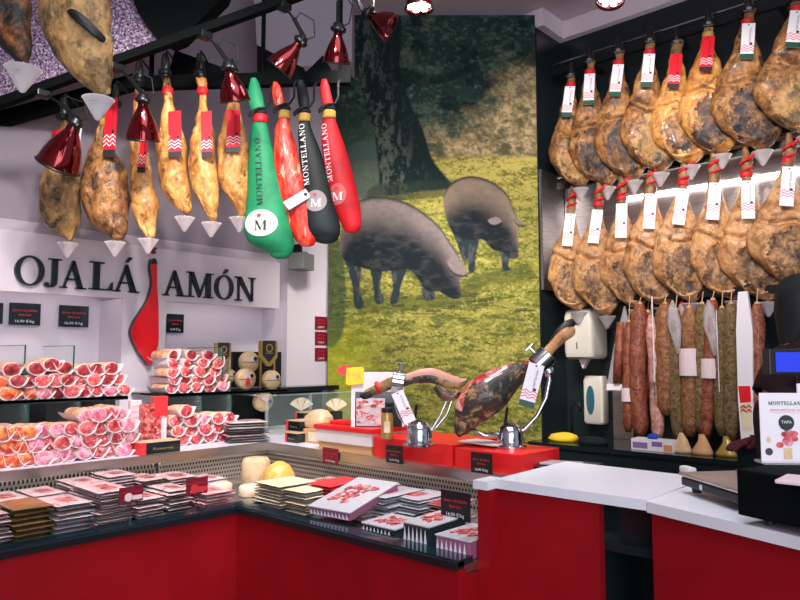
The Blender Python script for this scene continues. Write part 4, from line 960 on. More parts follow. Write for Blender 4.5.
def paper_mesh(seed):
    m = MB(); n = 12; rows = []
    rs = random.Random(seed)
    for j, y in enumerate((-0.014, 0.0, 0.05, 0.12, 0.17)):
        r_ = []
        for k in range(n + 1):
            t = k / n; a = PI + 0.35 - 0.25 + (PI - 0.2) * t
            rr = 0.039 * (1.02 + 0.10 * mn.noise(Vector((t * 5, j * 0.9, seed * 4.4))))
            x = rr * 1.08 * math.cos(a); z = rr * 0.92 * math.sin(a)
            if k == 0: x -= 0.010 + rs.random() * 0.006; z += 0.008 + rs.random() * 0.014
            if k == n: x += 0.010 + rs.random() * 0.006; z += 0.008 + rs.random() * 0.014
            r_.append((x, y, z))
        rows.append(r_)
    vs = [p for r_ in rows for p in r_] + [(x * 0.96, y, z * 0.95 + 0.0015) for r_ in rows for x, y, z in r_]
    w = n + 1; N_ = len(rows) * w; fs = []
    for j in range(len(rows) - 1):
        for k in range(n):
            a = j * w + k; fs += [(a, a + 1, a + w + 1, a + w), (N_ + a, N_ + a + w, N_ + a + w + 1, N_ + a + 1)]
    for k in range(n): fs.append((k + 1, k, N_ + k, N_ + k + 1))
    m.add(vs, fs); return m.mesh('wrapping_paper', 'paper', True)
PAP = [paper_mesh(s_) for s_ in range(4)]
def meat_pile(rows, Yf, z0, pitch, pname, size=1.0, wob=0.25, grp=None):
    rr = random.Random(len(pname))
    for ri, (x0, x1, n, mats_) in enumerate(rows):
        for k in range(n):
            px = x0 + (x1 - x0) * (k / max(n - 1, 1)) + rr.uniform(-1.2, 1.2)
            z = z0 + pitch * ri + 0.032 * size
            P = onY(px, 400, Yf); X = P.x
            mm = mats_[k] if isinstance(mats_, (list, tuple)) else mats_
            col_ = {'meat': 'red', 'meat_dark': 'dark red', 'meat_pink': 'pink', 'meat_orange': 'orange red'}[mm]
            rowname = ['bottom row', 'second row up', 'third row up', 'fourth row up', 'top row'][ri] if ri < len(rows) - 1 or len(rows) < 3 else 'top row'
            t = thing('wrapped_cured_meat', '%s cured meat in paper, %s from left, %s, %s' % (col_, ORD[k], rowname, pname), 'cured meat', (X, Yf + rr.uniform(-0.012, 0.014), z + rr.uniform(-0.003, 0.003)), 0, grp)
            t.rotation_euler = (rr.uniform(-0.05, 0.05), rr.uniform(-wob, wob), rr.uniform(-0.15, 0.15))
            s_ = size * rr.uniform(0.92, 1.06); t.scale = (s_, 1, s_)
            ob('cured_meat', rr.choice(LOGS[mm]), t); ob('wrapping_paper', rr.choice(PAP), t)
R, Dk, Pk, Or = 'meat', 'meat_dark', 'meat_pink', 'meat_orange'
meat_pile([(6, 122, 10, [Or, Or, Or, Pk, Dk, R, R, R, Pk, R]), (3, 119, 10, [Or, Dk, Dk, R, R, Dk, R, R, Dk, R]), (10, 10, 1, [Dk]), ], 3.545, 1.249, 0.056, 'left wall shelf', 1.0, 0.2, 'meats on the left wall shelf')
for k, (px, zz) in enumerate(((36, 1.372), (51, 1.392), (64, 1.375), (84, 1.362), (97, 1.366), (111, 1.370))):
    P = onY(px, 380, 3.55); t = thing('wrapped_cured_meat', 'dark red cured meat, uppermost layer on left wall shelf, %s from left' % ORD[k], 'cured meat', (P.x, 3.552, zz + .024), 0, 'meats on the left wall shelf'); t.rotation_euler = (0, 0.1 * (-1) ** k, 0.05); t.scale = (1.08, 1, 1)
    ob('cured_meat', LOGS[Dk][k % 3], t); ob('wrapping_paper', PAP[k % 4], t)
meat_pile([(4, 126, 10, [Or, Or, Or, Pk, Pk, Pk, Pk, R, R, Pk]), (-2, 131, 11, [Or, Or, Or, Pk, R, R, Pk, R, R, R, Pk]), (3, 128, 10, [Or, Or, Or, Pk, Pk, R, R, R, R, Pk]), (86, 122, 4, [Pk, Pk, R, Pk])], 3.235, ZL + 0.002, 0.056, 'left ledge', 1.02, 0.3, 'meats on the left ledge')
meat_pile([(171, 222, 5, [R, R, R, R, Pk]), (173, 220, 5, [R, Dk, R, R, R]), (170, 214, 4, R), (172, 217, 4, [R, R, R, R]), (174, 208, 3, [Dk, Dk, Dk])], 3.56, 1.249, 0.046, 'right wall shelf', 0.92, 0.7, 'meats on the right wall shelf')
meat_pile([(184, 236, 5, [R, R, R, R, R]), (180, 232, 5, R), (178, 230, 5, [R, R, Pk, R, R]), (186, 198, 1, [R])], 3.36, ZL + 0.002, 0.050, 'right ledge', 1.0, 0.3, 'meats on the right ledge')
# hanging orange net over the shelf edge, far left
# ================================================================ PACKS
def pack_mesh(w, dp, th, side, top, win=True, seed=0):
    m = MB(); nx, ny = 7, 7; rs = seed * 3.7
    def hz(x, y, up):
        e = max(abs(x) / (w / 2), abs(y - dp / 2) / (dp / 2)); base = 0.5 * th * (1 - max(0, (e - 0.8) / 0.2) * 0.75)
        return (base if up else -base) + 0.0018 * mn.noise(Vector((x * 25 + rs, y * 25, 2.0)))
    vs = []
    for up in (0, 1):
        for j in range(ny + 1):
            for i in range(nx + 1):
                x = -w / 2 + w * i / nx; y = dp * j / ny; vs.append((x, y, th / 2 + hz(x, y, up)))
    W1 = nx + 1; N_ = W1 * (ny + 1)
    for j in range(ny):
        for i in range(nx):
            a = j * W1 + i
            mi = 1
            if win and 2 <= i <= 4 and 1 <= j <= 3: mi = 2
            m.f.append((N_ + a, N_ + a + 1, N_ + a + W1 + 1, N_ + a + W1)); m.m.append(mi)
            m.f.append((a, a + W1, a + W1 + 1, a + 1)); m.m.append(0)
    for i in range(nx):
        m.f.append((i, i + 1, N_ + i + 1, N_ + i)); m.m.append(0); a = ny * W1 + i; m.f.append((a + 1, a, N_ + a, N_ + a + 1)); m.m.append(0)
    for j in range(ny):
        a = j * W1; m.f.append((a + W1, a, N_ + a, N_ + a + W1)); m.m.append(0); a += nx; m.f.append((a, a + W1, N_ + a + W1, N_ + a)); m.m.append(0)
    m.v = [Vector(v) for v in vs]
    return m.mesh('vacuum_pack', [side, top, 'pack_meat'], 'auto')
_pk = {}
def stack(P, yaw, w, dp, n, th, side, top, desc, place, alt=None, win=True, jit=0.008, grp=None):
    rr = random.Random(place)
    for k in range(n):
        sd = side if alt is None or k % 2 == 0 else alt
        key = (round(w, 3), round(dp, 3), th, sd, top, win, k % 3)
        if key not in _pk: _pk[key] = pack_mesh(w, dp, th, sd, top, win, k % 3)
        where = 'topmost' if k == n - 1 else ('lowest' if k == 0 else '%s up' % ORD[k])
        o = ob('vacuum_pack', _pk[key]); o.location = (P[0] + rr.uniform(-jit, jit), P[1] + rr.uniform(-jit, jit), P[2] + k * th * 1.0)
        o.rotation_euler = (0, 0, yaw + rr.uniform(-0.04, 0.04))
        tag(o, '%s, %s, stack %s' % (desc, where, place), 'food pack', grp or 'packs in the stack ' + place)
ZB = 0.8215
def stackL(pl, pr, Y, n, th, dp, side, top, desc, place, **k):
    a = onY(pl, 520, Y); b = onY(pr, 520, Y); stack(((a.x + b.x) / 2, Y, ZB), 0, (b.x - a.x) * 0.98, dp, n, th, side, top, desc, place, **k)
def stackR(pl, pr, X, n, th, dp, side, top, desc, place, **k):
    a = onX(pl, 520, X); b = onX(pr, 520, X); stack((X, (a.y + b.y) / 2, ZB), -PI / 2, (a.y - b.y) * 0.98, dp, n, th, side, top, desc, place, **k)
stackL(-34, 12, 2.55, 9, 0.0125, 0.22, 'pack_dark', 'pack_print', 'dark edged food pack', 'at the far left photo edge')
stackL(14, 54, 2.55, 7, 0.017, 0.20, 'pack_dark', 'pack_gold', 'dark green pouch with gold foil', 'second from left edge', alt='pack_dark', win=False)
stackL(57, 95, 2.55, 7, 0.016, 0.22, 'pack_teal', 'pack_print', 'shiny teal foil pack with pale card', 'left of the tallest stack', alt='pack_dark')
stackL(99, 134, 2.55, 14, 0.0095, 0.28, 'pack_side', 'pack_print', 'thin pale sliced ham pack', 'behind the white spotted price card', alt='pack_dark')
stackL(138, 165, 2.56, 6, 0.014, 0.2, 'pack_dark', 'pack_print', 'dark green edged food pack', 'right of the white spotted card')
stackL(168, 192, 2.62, 7, 0.012, 0.2, 'pack_dark', 'pack_print', 'black edged food pack', 'under the red spotted card')
stackL(205, 234, 2.56, 5, 0.013, 0.2, 'pack_red', 'pack_print', 'crimson edged food pack', 'near the counter corner', alt='pack_side')
stackL(-10, 28, 2.83, 9, 0.0115, 0.2, 'pack_side', 'pack_print', 'white topped food pack', 'in the back row at far left')
stackL(32, 66, 2.83, 9, 0.0115, 0.2, 'pack_side', 'pack_print', 'white topped food pack', 'in the back row behind the teal stack')
stackL(140, 166, 2.84, 9, 0.0115, 0.2, 'pack_dark', 'pack_print', 'pale red topped food pack', 'in back row behind the spotted cards')
stackL(170, 200, 2.84, 8, 0.0115, 0.2, 'pack_side', 'pack_print', 'pale pink topped food pack', 'in the back row left of the cheeses')
stackR(252, 280, 1.80, 8, 0.0125, 0.2, 'pack_side', 'cheese_pale', 'beige sliced cheese pack', 'right of the counter corner', alt='pack_dark', win=False)
stackR(284, 305, 1.80, 8, 0.012, 0.2, 'pack_side', 'cheese_pale', 'grey edged cheese pack', 'left of the red topped stack', alt='pack_dark', win=False)
stackR(309, 332, 1.90, 9, 0.0125, 0.22, 'pack_red', 'card_red', 'red topped food pack', 'left of the tilted ham tray', win=False)
stackL(70, 102, 2.90, 10, 0.0115, 0.18, 'pack_side', 'pack_print', 'white topped food pack', 'in back row left of the tallest stack')
stackL(106, 136, 2.90, 11, 0.0115, 0.18, 'pack_side', 'pack_print', 'white topped food pack', 'in back row behind the tallest stack')
stackL(203, 226, 2.82, 6, 0.0115, 0.18, 'film', 'pack_print', 'pale plastic food pack', 'behind the crimson edged packs')
stackR(352, 378, 2.14, 6, 0.012, 0.16, 'pack_dark', 'film', 'dark plastic food pack', 'against the perforated panel, right branch', jit=0.014)
# back row on the right branch
stackR(300, 325, 2.10, 5, 0.012, 0.18, 'pack_side', 'pack_print', 'small pale food pack', 'below the perforated panel corner')
# tilted ham tray and the packs of the right branch
def tray(P, yaw, pitch, w, dp, th, lb, topm='pack_meat', side='pack_pattern', cat='food tray', grp=None):
    t = thing('food_tray', lb, cat, P, yaw, grp); t.rotation_euler = (Matrix.Rotation(yaw, 4, 'Z') @ Matrix.Rotation(pitch, 4, 'X')).to_euler()
    MB().box((0, dp / 2, th / 2), (w, dp, th), 0, None, 0.006).ob('tray_base', side, t)
    m = MB()
    for k in range(int(w / 0.018)):
        x = -w / 2 + 0.009 + k * 0.018
        m.add([(x - 0.008, -0.0012, 0.004), (x + 0.008, -0.0012, 0.004), (x, -0.0012, th - 0.004)], [(0, 1, 2)])
    m.ob('zigzag_border', 'tag_white', t)
    MB().box((0, dp / 2, th + 0.003), (w * 1.04, dp * 1.02, 0.006), 0, None, 0.003).ob('clear_film', 'film', t)
    m = MB(); rs = random.Random(lb)
    for k in range(26):
        x = rs.uniform(-0.3, 0.3) * w; y = dp * rs.uniform(0.22, 0.74); a = rs.uniform(-0.4, 0.4)
        m.box((x, y, th + 0.0075 + k * 0.0001), (w * 0.16, dp * 0.05, 0.003), k % 2, Rz(a + 1.2), 0.001)
    m.ob('sliced_meat', [topm, 'meat'], t)
    return t
a = onX(308, 515, 1.84); b = onX(356, 515, 1.84)
t_ = None
p0 = onX(332, 520, 1.84)
p0 = onX(330, 515, 1.775)
stackR(340, 362, 1.88, 4, 0.012, 0.2, 'pack_side', 'pack_print', 'flat pale food pack', 'under the tilted ham tray')
tray((p0.x, p0.y, ZB + 0.028), -PI / 2 + 0.10, 0.22, 0.205, 0.30, 0.030, 'large tilted tray of sliced ham with white rim and zigzag border')
stackR(362, 386, 1.95, 8, 0.012, 0.24, 'film', 'film', 'crumpled clear plastic food pack', 'right of the tilted ham tray', alt='pack_dark', win=True, jit=0.012)
stackR(390, 418, 2.02, 8, 0.011, 0.2, 'pack_dark', 'film', 'dark backed plastic food pack', 'behind the black meat box', alt='film', jit=0.015)
stackR(424, 446, 2.08, 6, 0.012, 0.18, 'film', 'pack_meat', 'clear pack of pale ham slices', 'behind the black price card', win=False, jit=0.015)
p1 = onX(378, 525, 1.79); tray((p1.x, p1.y, ZB), -PI / 2, 0.03, 0.16, 0.16, 0.03, 'low black tray of sliced ham with red zigzag border', side='pack_dark')
p1 = onX(416, 525, 1.77); tray((p1.x, p1.y, ZB), -PI / 2, 0.02, 0.115, 0.2, 0.07, 'deep black box topped with sliced ham, between zigzag trays', side='pack_dark')
p1 = onX(452, 525, 1.76); tray((p1.x, p1.y, ZB), -PI / 2, 0.0, 0.135, 0.2, 0.055, 'white ham tray with purple zigzag side beside the end panel')
# cheeses in the deck corner
def cheese(lb, P, r, h, body, rnd=0.3, cat='cheese', nm='cheese'):
    m = MB(); m.lathe([(r * 0.9, 0), (r, h * 0.1), (r * 0.97, h * 0.85), (r * 0.8, h * 0.98), (r * 0.3, h), (0.001, h)], n=28, caps=True)
    o = m.ob(nm, body, None, True); o.location = P; return tag(o, lb, cat)
p = onZ(267, 481, ZB)
p = Vector((2.10, 2.93, ZB)); p = onD(258, HZ, 3.5); cheese('drum shaped beige cheese in the counter corner', (p.x, p.y, ZB), 0.072, 0.13, 'cheese')
p = onD(281, HZ, 3.36)
m = MB(); m.lathe([(0.075, 0), (0.082, 0.02), (0.074, 0.07), (0.05, 0.11), (0.018, 0.130), (0.001, 0.132)], n=24); o = m.ob('cheese', 'cheese_yellow', None, True); o.location = (p.x, p.y, ZB); tag(o, 'bright yellow domed cheese beside the beige drum cheese', 'cheese')
for k, (px, d_, r_, lb) in enumerate(((252, 3.2, 0.05, 'low pale soft cheese in front of the beige drum cheese'), (268, 3.12, 0.045, 'small pale cheese in front of the yellow domed cheese'), (222, 3.25, 0.06, 'flat pale cheese left of the beige drum cheese'))):
    p = onD(px, HZ, d_); cheese(lb, (p.x, p.y, ZB), r_, 0.05, 'cheese_pale')
# cheese display on the right wall shelf
ZS = 1.2495
def wheel(px, py, Y, r, th, lb, mat_='cheese', label=True):
    P = onY(px, py, Y); t = thing('cheese_round', lb, 'cheese', (P.x, Y, P.z))
    m = MB(); T = Matrix.Rotation(-PI / 2 + 0.12, 4, 'X')
    m.lathe([(r * 0.6, th), (r * 0.94, th * 0.98), (r, th * 0.8), (r, th * 0.2), (r * 0.94, 0.0), (r * 0.001, -0.001)][::-1], T=Matrix.Rotation(-PI / 2, 4, 'X'), n=32)
    m.ob('cheese_body', [mat_], t, True)
    if label:
        m = MB(); m.box((-0.005, -0.003, r * 0.25), (r * 0.9, 0.003, r * 0.4), 0, None, 0.001); m.disc((r * 0.45, r * 0.3), (r * 0.2, r * 0.2), -0.006, -0.003, 1); m.ob('cheese_label', ['paper', 'ink_dark'], t)
        m = MB(); m.b2((-r * 0.95, -0.002, -0.003), (r * 0.95, 0.0, 0.0)); m.ob('wrap_string', 'ink', t)
    return t
t = wheel(247.5, 379, 3.60, 0.066, 0.05, 'cheese wheel with a red ribbon on the right wall shelf')
m = MB(); m.prism([(-0.012, 0), (0.0, 0.025), (0.014, 0), (0.02, -0.035), (0.006, -0.02), (0, -0.04), (-0.01, -0.02), (-0.024, -0.032)], -0.008, -0.004); m.ob('red_ribbon', 'card_red', t, loc=(0, 0, -0.01))
wheel(273.5, 380, 3.60, 0.062, 0.05, 'cheese wheel with an open cracked middle, rightmost on the wall shelf')
wheel(251, 362, 3.74, 0.068, 0.05, 'cheese wheel standing behind the wheel with the red ribbon')
wheel(231, 376, 3.72, 0.042, 0.05, 'small cheese behind the meats, left of the ribbon cheese wheel')
wheel(265, 402, 3.62, 0.064, 0.055, 'cheese wheel leaning on the ledge under the wall shelf').rotation_euler = (0.15, 0.5, 0)
p = onY(257, 372, 3.90); o = MB().b2((-0.21, 0, 0), (0.19, 0.02, 0.235)).ob('cheese_board', 'black_gloss'); o.location = (p.x, 3.88, ZS); tag(o, 'black board standing behind the cheese wheels', 'board')
def bag_label(xl, xr, yt, yb, Y, lb):
    a = onY(xl, yt, Y); b = onY(xr, yb, Y); w = b.x - a.x; h = a.z - b.z
    t = thing('gold_pouch', lb, 'pouch', ((a.x + b.x) / 2, Y, b.z))
    m = MB(); m.prism([(-w / 2, h), (w / 2, h), (w / 2, h * .35), (w * .12, 0), (-w * .12, 0), (-w / 2, h * .35)], -0.02, 0); m.ob('pouch_body', 'gold', t)
    m = MB(); m.prism([(-w * .36, h * 1.02), (w * .36, h * 1.02), (w * .36, h * .45), (0, h * .15), (-w * .36, h * .45)], -0.024, -0.02); e = m.ob('black_label', 'ink_dark', t)
    m = MB(); m.ring((0, h * 0.72), (w * .2, w * .2), (w * .14, w * .14), -0.0265, -0.024); m.b2((-w * .2, -0.0262, h * .5), (w * .2, -0.024, h * .53)); m.ob('label_print', 'gold', e)
    MB().b2((-w * .42, -0.012, ZS - b.z), (-w * .36, 0, h)).b2((w * .36, -0.012, ZS - b.z), (w * .42, 0, h)).ob('pouch_stand', 'gold', t)
bag_label(214, 229, 343, 366, 3.66, 'gold pouch with a black label between the meats and cheeses')
bag_label(258.5, 275.5, 341, 366, 3.72, 'gold pouch with a black label above the cheese wheels')
# cheese wedges in the glass case, facing the viewer
def fan(px, py, d, r, lb):
    P = onD(px, py, d); t = thing('cheese_wedges', lb, 'cheese', P, ROT_D)
    for k in range(3):
        a0, a1 = PI * (0.16 + 0.23 * k), PI * (0.16 + 0.23 * k + 0.21)
        m = MB(); m.prism([(0, 0)] + [(r * math.cos(a0 + (a1 - a0) * q / 5), r * math.sin(a0 + (a1 - a0) * q / 5)) for q in range(6)], 0, 0.03); m.ob('cheese_wedge', 'cheese_pale', t)
    m = MB(); m.b2((-r * 0.5, 0.0, -0.075), (r * 0.5, 0.04, -0.002)); m.ob('wedge_stand', 'black', t)
fan(301, 411, 4.55, 0.085, 'fan of three pale cheese wedges in the glass case, left one'); fan(336, 411, 4.5, 0.08, 'fan of pale cheese wedges in the glass case, right one')
def dbox(P, yaw, s3, lb, m_='black_gloss', stripe=True, cat='box', nm='gift_box'):
    t = thing(nm, lb, cat, P, yaw); w, dp, h = s3
    MB().box((0, dp / 2, h / 2), (w, dp, h), 0, None, 0.003).ob('box_body', m_, t)
    if stripe:
        MB().b2((-w / 2 - .001, -0.002, 0.0), (-w / 2 + w * 0.14, dp * 1.0, h + 0.002)).ob('red_stripe', 'card_red', t)
        m = MB(); put_text(m, 'Reserva', h * 0.32, w * 0.06, h * 0.35, -0.003, 0, width=w * 0.5); m.ob('printed_word', 'gold', t)
    MB().b2((-w / 2 + 0.002, 0.002, h), (w / 2 - 0.002, dp - 0.002, h + 0.004)).ob('box_lid', 'cheese', t)
    return t
P = onZ(291, 444, ZL); dbox((2.44, onX(291, 440, 2.44).y, ZL), -PI / 2, (0.10, 0.12, 0.05), 'small black box with red stripe, lowest of the boxes right of the trays')
dbox((2.50, onX(293, 425, 2.50).y, ZL + 0.054), -PI / 2, (0.12, 0.12, 0.055), 'black box with red stripe lying on another box by the trays')
dbox((2.66, onX(301, 415, 2.66).y, ZL), -PI / 2, (0.10, 0.10, 0.14), 'upright black box under the cheese wedges')
# wrapped cheese blocks
for (px, X, w, dp, h, m_, lb) in ((312, 2.50, 0.15, 0.16, 0.075, 'wood_box', 'light wooden cheese box right of the small black boxes'),):
    t = thing('cheese_box', lb, 'box', (X, onX(px, 430, X).y, ZL), -PI / 2); MB().box((0, dp / 2, h / 2), (w, dp, h), 0, None, 0.004).ob('box_body', m_, t); MB().b2((-w * .2, -0.002, 0.01), (w * .3, 0, h * .8)).ob('paper_label', 'cheese_pale', t)
m = MB(); m.loft([(0, 0, 0, 0.085, 0.06), (0.02, 0, 0, 0.095, 0.065), (0.06, 0.01, 0, 0.085, 0.055), (0.095, 0.02, 0, 0.04, 0.03), (0.1, 0.02, 0, 0.01, 0.01)], n=20, jit=0.006, seed=4, freq=14, sup=3.2)
o = m.ob('wrapped_cheese', 'cheese', None, 'auto'); o.location = (2.60, onX(318, 420, 2.60).y, ZL + 0.077); o.rotation_euler = (0, 0, -PI / 2); tag(o, 'paper wrapped wedge of cheese lying on the wooden cheese box', 'cheese')
m = MB(); m.loft([(0, 0, 0, 0.05, 0.04), (0.03, 0, 0, 0.055, 0.045), (0.07, 0, 0, 0.02, 0.02)], n=16, jit=0.004, sup=3); o = m.ob('wrapped_cheese', 'rind', None, 'auto'); o.location = (2.72, onX(336, 420, 2.72).y, ZL + 0.002); tag(o, 'small brown wrapped cheese behind the white and red box', 'cheese')
# stack of dark bags in the ledge corner
p = onZ(262, 440, ZL)
stack((2.28, 3.20, ZL + 0.002), -0.35, 0.22, 0.2, 8, 0.014, 'pack_dark', 'pack_print', 'floppy black food bag', 'in the ledge corner', win=False, jit=0.012)
m = MB(); m.loft([(0, 0, 0, 0.10, 0.06), (0.02, 0, 0, 0.11, 0.065), (0.07, 0, 0, 0.08, 0.05), (0.10, 0.02, 0, 0.03, 0.02)], n=20, jit=0.012, seed=9, freq=12); o = m.ob('wrapped_cheese', 'cheese_pale', None, True); o.location = (2.20, 3.50, ZL + .002); tag(o, 'pale wrapped cheese between the right ledge meats and the leaning wheel', 'cheese')
# packages in front of the pillar
def flat_pack(xl, xr, yt, yb, Y, m_, lb, th=0.03, nm='ham_packet', extra=None, grp=None):
    a = onY(xl, yb, Y); b = onY(xr, yt, Y); w = b.x - a.x; h = b.z - ZL
    t = thing(nm, lb, 'packet', ((a.x + b.x) / 2, Y, ZL + 0.0005), 0, grp)
    MB().box((0, th / 2, h / 2), (w, th, h), 0, None, 0.004).ob('packet_body', m_, t)
    if extra: extra(t, w, h)
    return t
def ex1(t, w, h):
    m = MB()
    for k in range(6): put_text(m, 'jamon iberico', 0.012, 0, h * (0.86 - k * 0.11), -0.0015, 0, width=w * .8)
    m.ob('printed_text', 'card_red', t)
flat_pack(130, 142, 400, 428, 3.36, 'paper', 'white printed packet standing left of the red ham packets', extra=ex1)
flat_pack(141, 155, 404, 440, 3.32, 'pack_meat', 'clear packet of sliced ham left of the red headed packet')
def ex2(t, w, h):
    MB().b2((-w / 2, -0.0015, h * 0.62), (w / 2, 0, h)).ob('red_header', 'card_red', t); MB().b2((w * .1, -0.0015, 0.02), (w * .45, 0, h * 0.58)).ob('white_label', 'paper', t)
flat_pack(152, 168, 396, 440, 3.35, 'meat', 'ham packet with a red header in front of the pillar', extra=ex2)
t = dbox((onY(161, 440, 3.17).x, 3.17, ZL + .001), 0, (onY(182, 440, 3.17).x - onY(142, 440, 3.17).x, 0.10, 0.055), 'long black box with red ends and two gold words before the pillar')
# ================================================================ PRICE CARDS
def card(P, yaw, w, h, base, lb, lines, grp, stick=None, dot=None, nm='price_card'):
    t = thing(nm, lb, 'price card', P, yaw, grp)
    MB().b2((-w / 2, 0, 0), (w / 2, 0.003, h)).ob('card', base, t)
    m = MB(); 
    for (s_, sz, zz, mi, ww) in lines: put_text(m, s_, sz * h, 0, zz * h, -0.001, mi, width=ww * w)
    m.ob('lettering', ['card_red', 'ink_white'], t)
    if dot:
        m = MB(); m.disc((-w * .12, h * .34), (h * .27, h * .27), -0.002, -0.001, 0, 20); m.b2((w * 0.05, -0.002, h * 0.14), (w * .46, -0.001, h * .42), 0); m.ob('round_sticker', dot, t)
    if stick: MB().b2((-0.002, 0.003, -stick), (0.002, 0.006, h * 0.5)).ob('holder_pin', 'chrome', t)
    return t
LN2 = [('Jamon de bellota', 0.16, 0.62, 0, 0.8), ('iberico', 0.15, 0.42, 0, 0.4), ('16,90 €/kg', 0.17, 0.12, 1, 0.6)]
def cardY(xl, xr, yt, yb, Y, base, lb, grp, **k):
    a = onY(xl, yb, Y); b = onY(xr, yt, Y); return card(((a.x + b.x) / 2, Y, a.z), 0, b.x - a.x, b.z - a.z, base, lb, k.pop('lines', LN2), grp, **k)
def cardX(xl, xr, yt, yb, X, base, lb, grp, **k):
    a = onX(xl, yb, X); b = onX(xr, yt, X); return card((X, (a.y + b.y) / 2, min(a.z, b.z)), -PI / 2, a.y - b.y, abs(b.z - a.z), base, lb, k.pop('lines', LN2), grp, **k)
g1 = 'black price signs on the alcove walls'
cardY(-24, 3.5, 303, 323, 4.18, 'black_gloss', 'black price sign cut by the left photo edge', g1)
cardY(8.5, 41, 304, 324.5, 4.18, 'black_gloss', 'black price sign on the alcove wall under the letters J and first A', g1)
cardY(58.5, 89, 306.5, 326.5, 4.18, 'black_gloss', 'black price sign on the alcove wall left of the pillar', g1)
cardY(166.5, 184, 314.5, 332.5, 4.18, 'black_gloss', 'black price sign just right of the pillar', g1)
g2 = 'three maroon tags on the white panel'
for k, (a, b) in enumerate(((317, 329.5), (332, 345), (348, 361))):
    cardY(315, 327.2, a, b, 3.894, 'maroon_card', 'small maroon price tag on the white panel, %s of three' % ['topmost', 'middle', 'lowest'][k], g2, lines=[('Jamon', 0.2, 0.68, 0, 0.6), ('cortado', 0.2, 0.44, 0, 0.7), ('12,90 €', 0.22, 0.12, 1, 0.5)])
g3 = 'price cards along the counter edge'
cardX(322.5, 338, 449, 462.5, RB - 0.008, 'maroon_card', 'maroon price card below the white box with the red lid', g3)
cardX(386, 402.5, 446.5, 462, RB - 0.008, 'black', 'black price card on the front of the middle red box', g3)
cardX(471, 492, 454, 472, RB - 0.009, 'black', 'black price card on the right red box', g3)
cardX(441, 470, 494, 517, 1.92, 'black', 'large black price card among the trays beside the end panel', g3, stick=0.05)
cardY(119, 143.5, 485, 504, 2.525, 'maroon_card', 'maroon price card with a round white sticker', g3, stick=0.07, dot='paper')
cardY(186, 208, 476, 496, 2.53, 'maroon_card', 'maroon price card with a round red sticker', g3, stick=0.07, dot='card_red')

strip((-1.2, DB + 0.022, 0.943), (RB - 0.05, DB + 0.045, 0.9495), 'white light strip under the steel edged ledge, sign side', 'deck_led')
strip((RB + 0.022, YE + 0.05, 0.944), (RB + 0.045, DB - 0.05, 0.9495), 'white light strip under the steel edged ledge, right branch', 'deck_led')
# ================================================================ TRACK AND LAMPS
TD = 3.12
A = onD(-30, 114, TD); B = onD(300, -5, TD + 0.05); C_ = onD(640, -128, TD + 0.1)
m = MB()
def barAB(m, A, B, hw, hh, mi=0):
    t = (B - A).normalized(); s1 = t.cross(ZU).normalized(); u1 = s1.cross(t).normalized(); vs = []
    for P in (A, B):
        for a, b in ((-1, -1), (1, -1), (1, 1), (-1, 1)): vs.append(P + s1 * hw * a + u1 * hh * b)
    m.add(vs, [(3, 2, 1, 0), (4, 5, 6, 7), (0, 1, 5, 4), (1, 2, 6, 5), (2, 3, 7, 6), (3, 0, 4, 7)], mi)
barAB(m, A, B, 0.022, 0.020); barAB(m, B, C_, 0.022, 0.020)
for P in (A.lerp(B, 0.15), A.lerp(B, 0.6), B.lerp(C_, 0.3), B.lerp(C_, .8)): barAB(m, P, Vector((P.x, P.y, 4.11)), 0.004, 0.004)
tr = m.ob('lighting_track', 'black_matte'); tag(tr, 'sloping black lighting track across the upper left of the shop', 'track')
def track_pt(px):
    """point on the track seen at this column"""
    for P, Q in ((A, B), (B, C_)):
        for k in range(201):
            R_ = P.lerp(Q, k / 200); v = R_ - CAM; x = 400 + FPX * v.dot(RT) / v.dot(FW)
            if x >= px: return R_
    return C_
SHP = [(0.020, 0.0), (0.024, -0.012), (0.026, -0.03), (0.040, -0.055), (0.058, -0.09), (0.072, -0.13), (0.080, -0.165), (0.081, -0.172)]
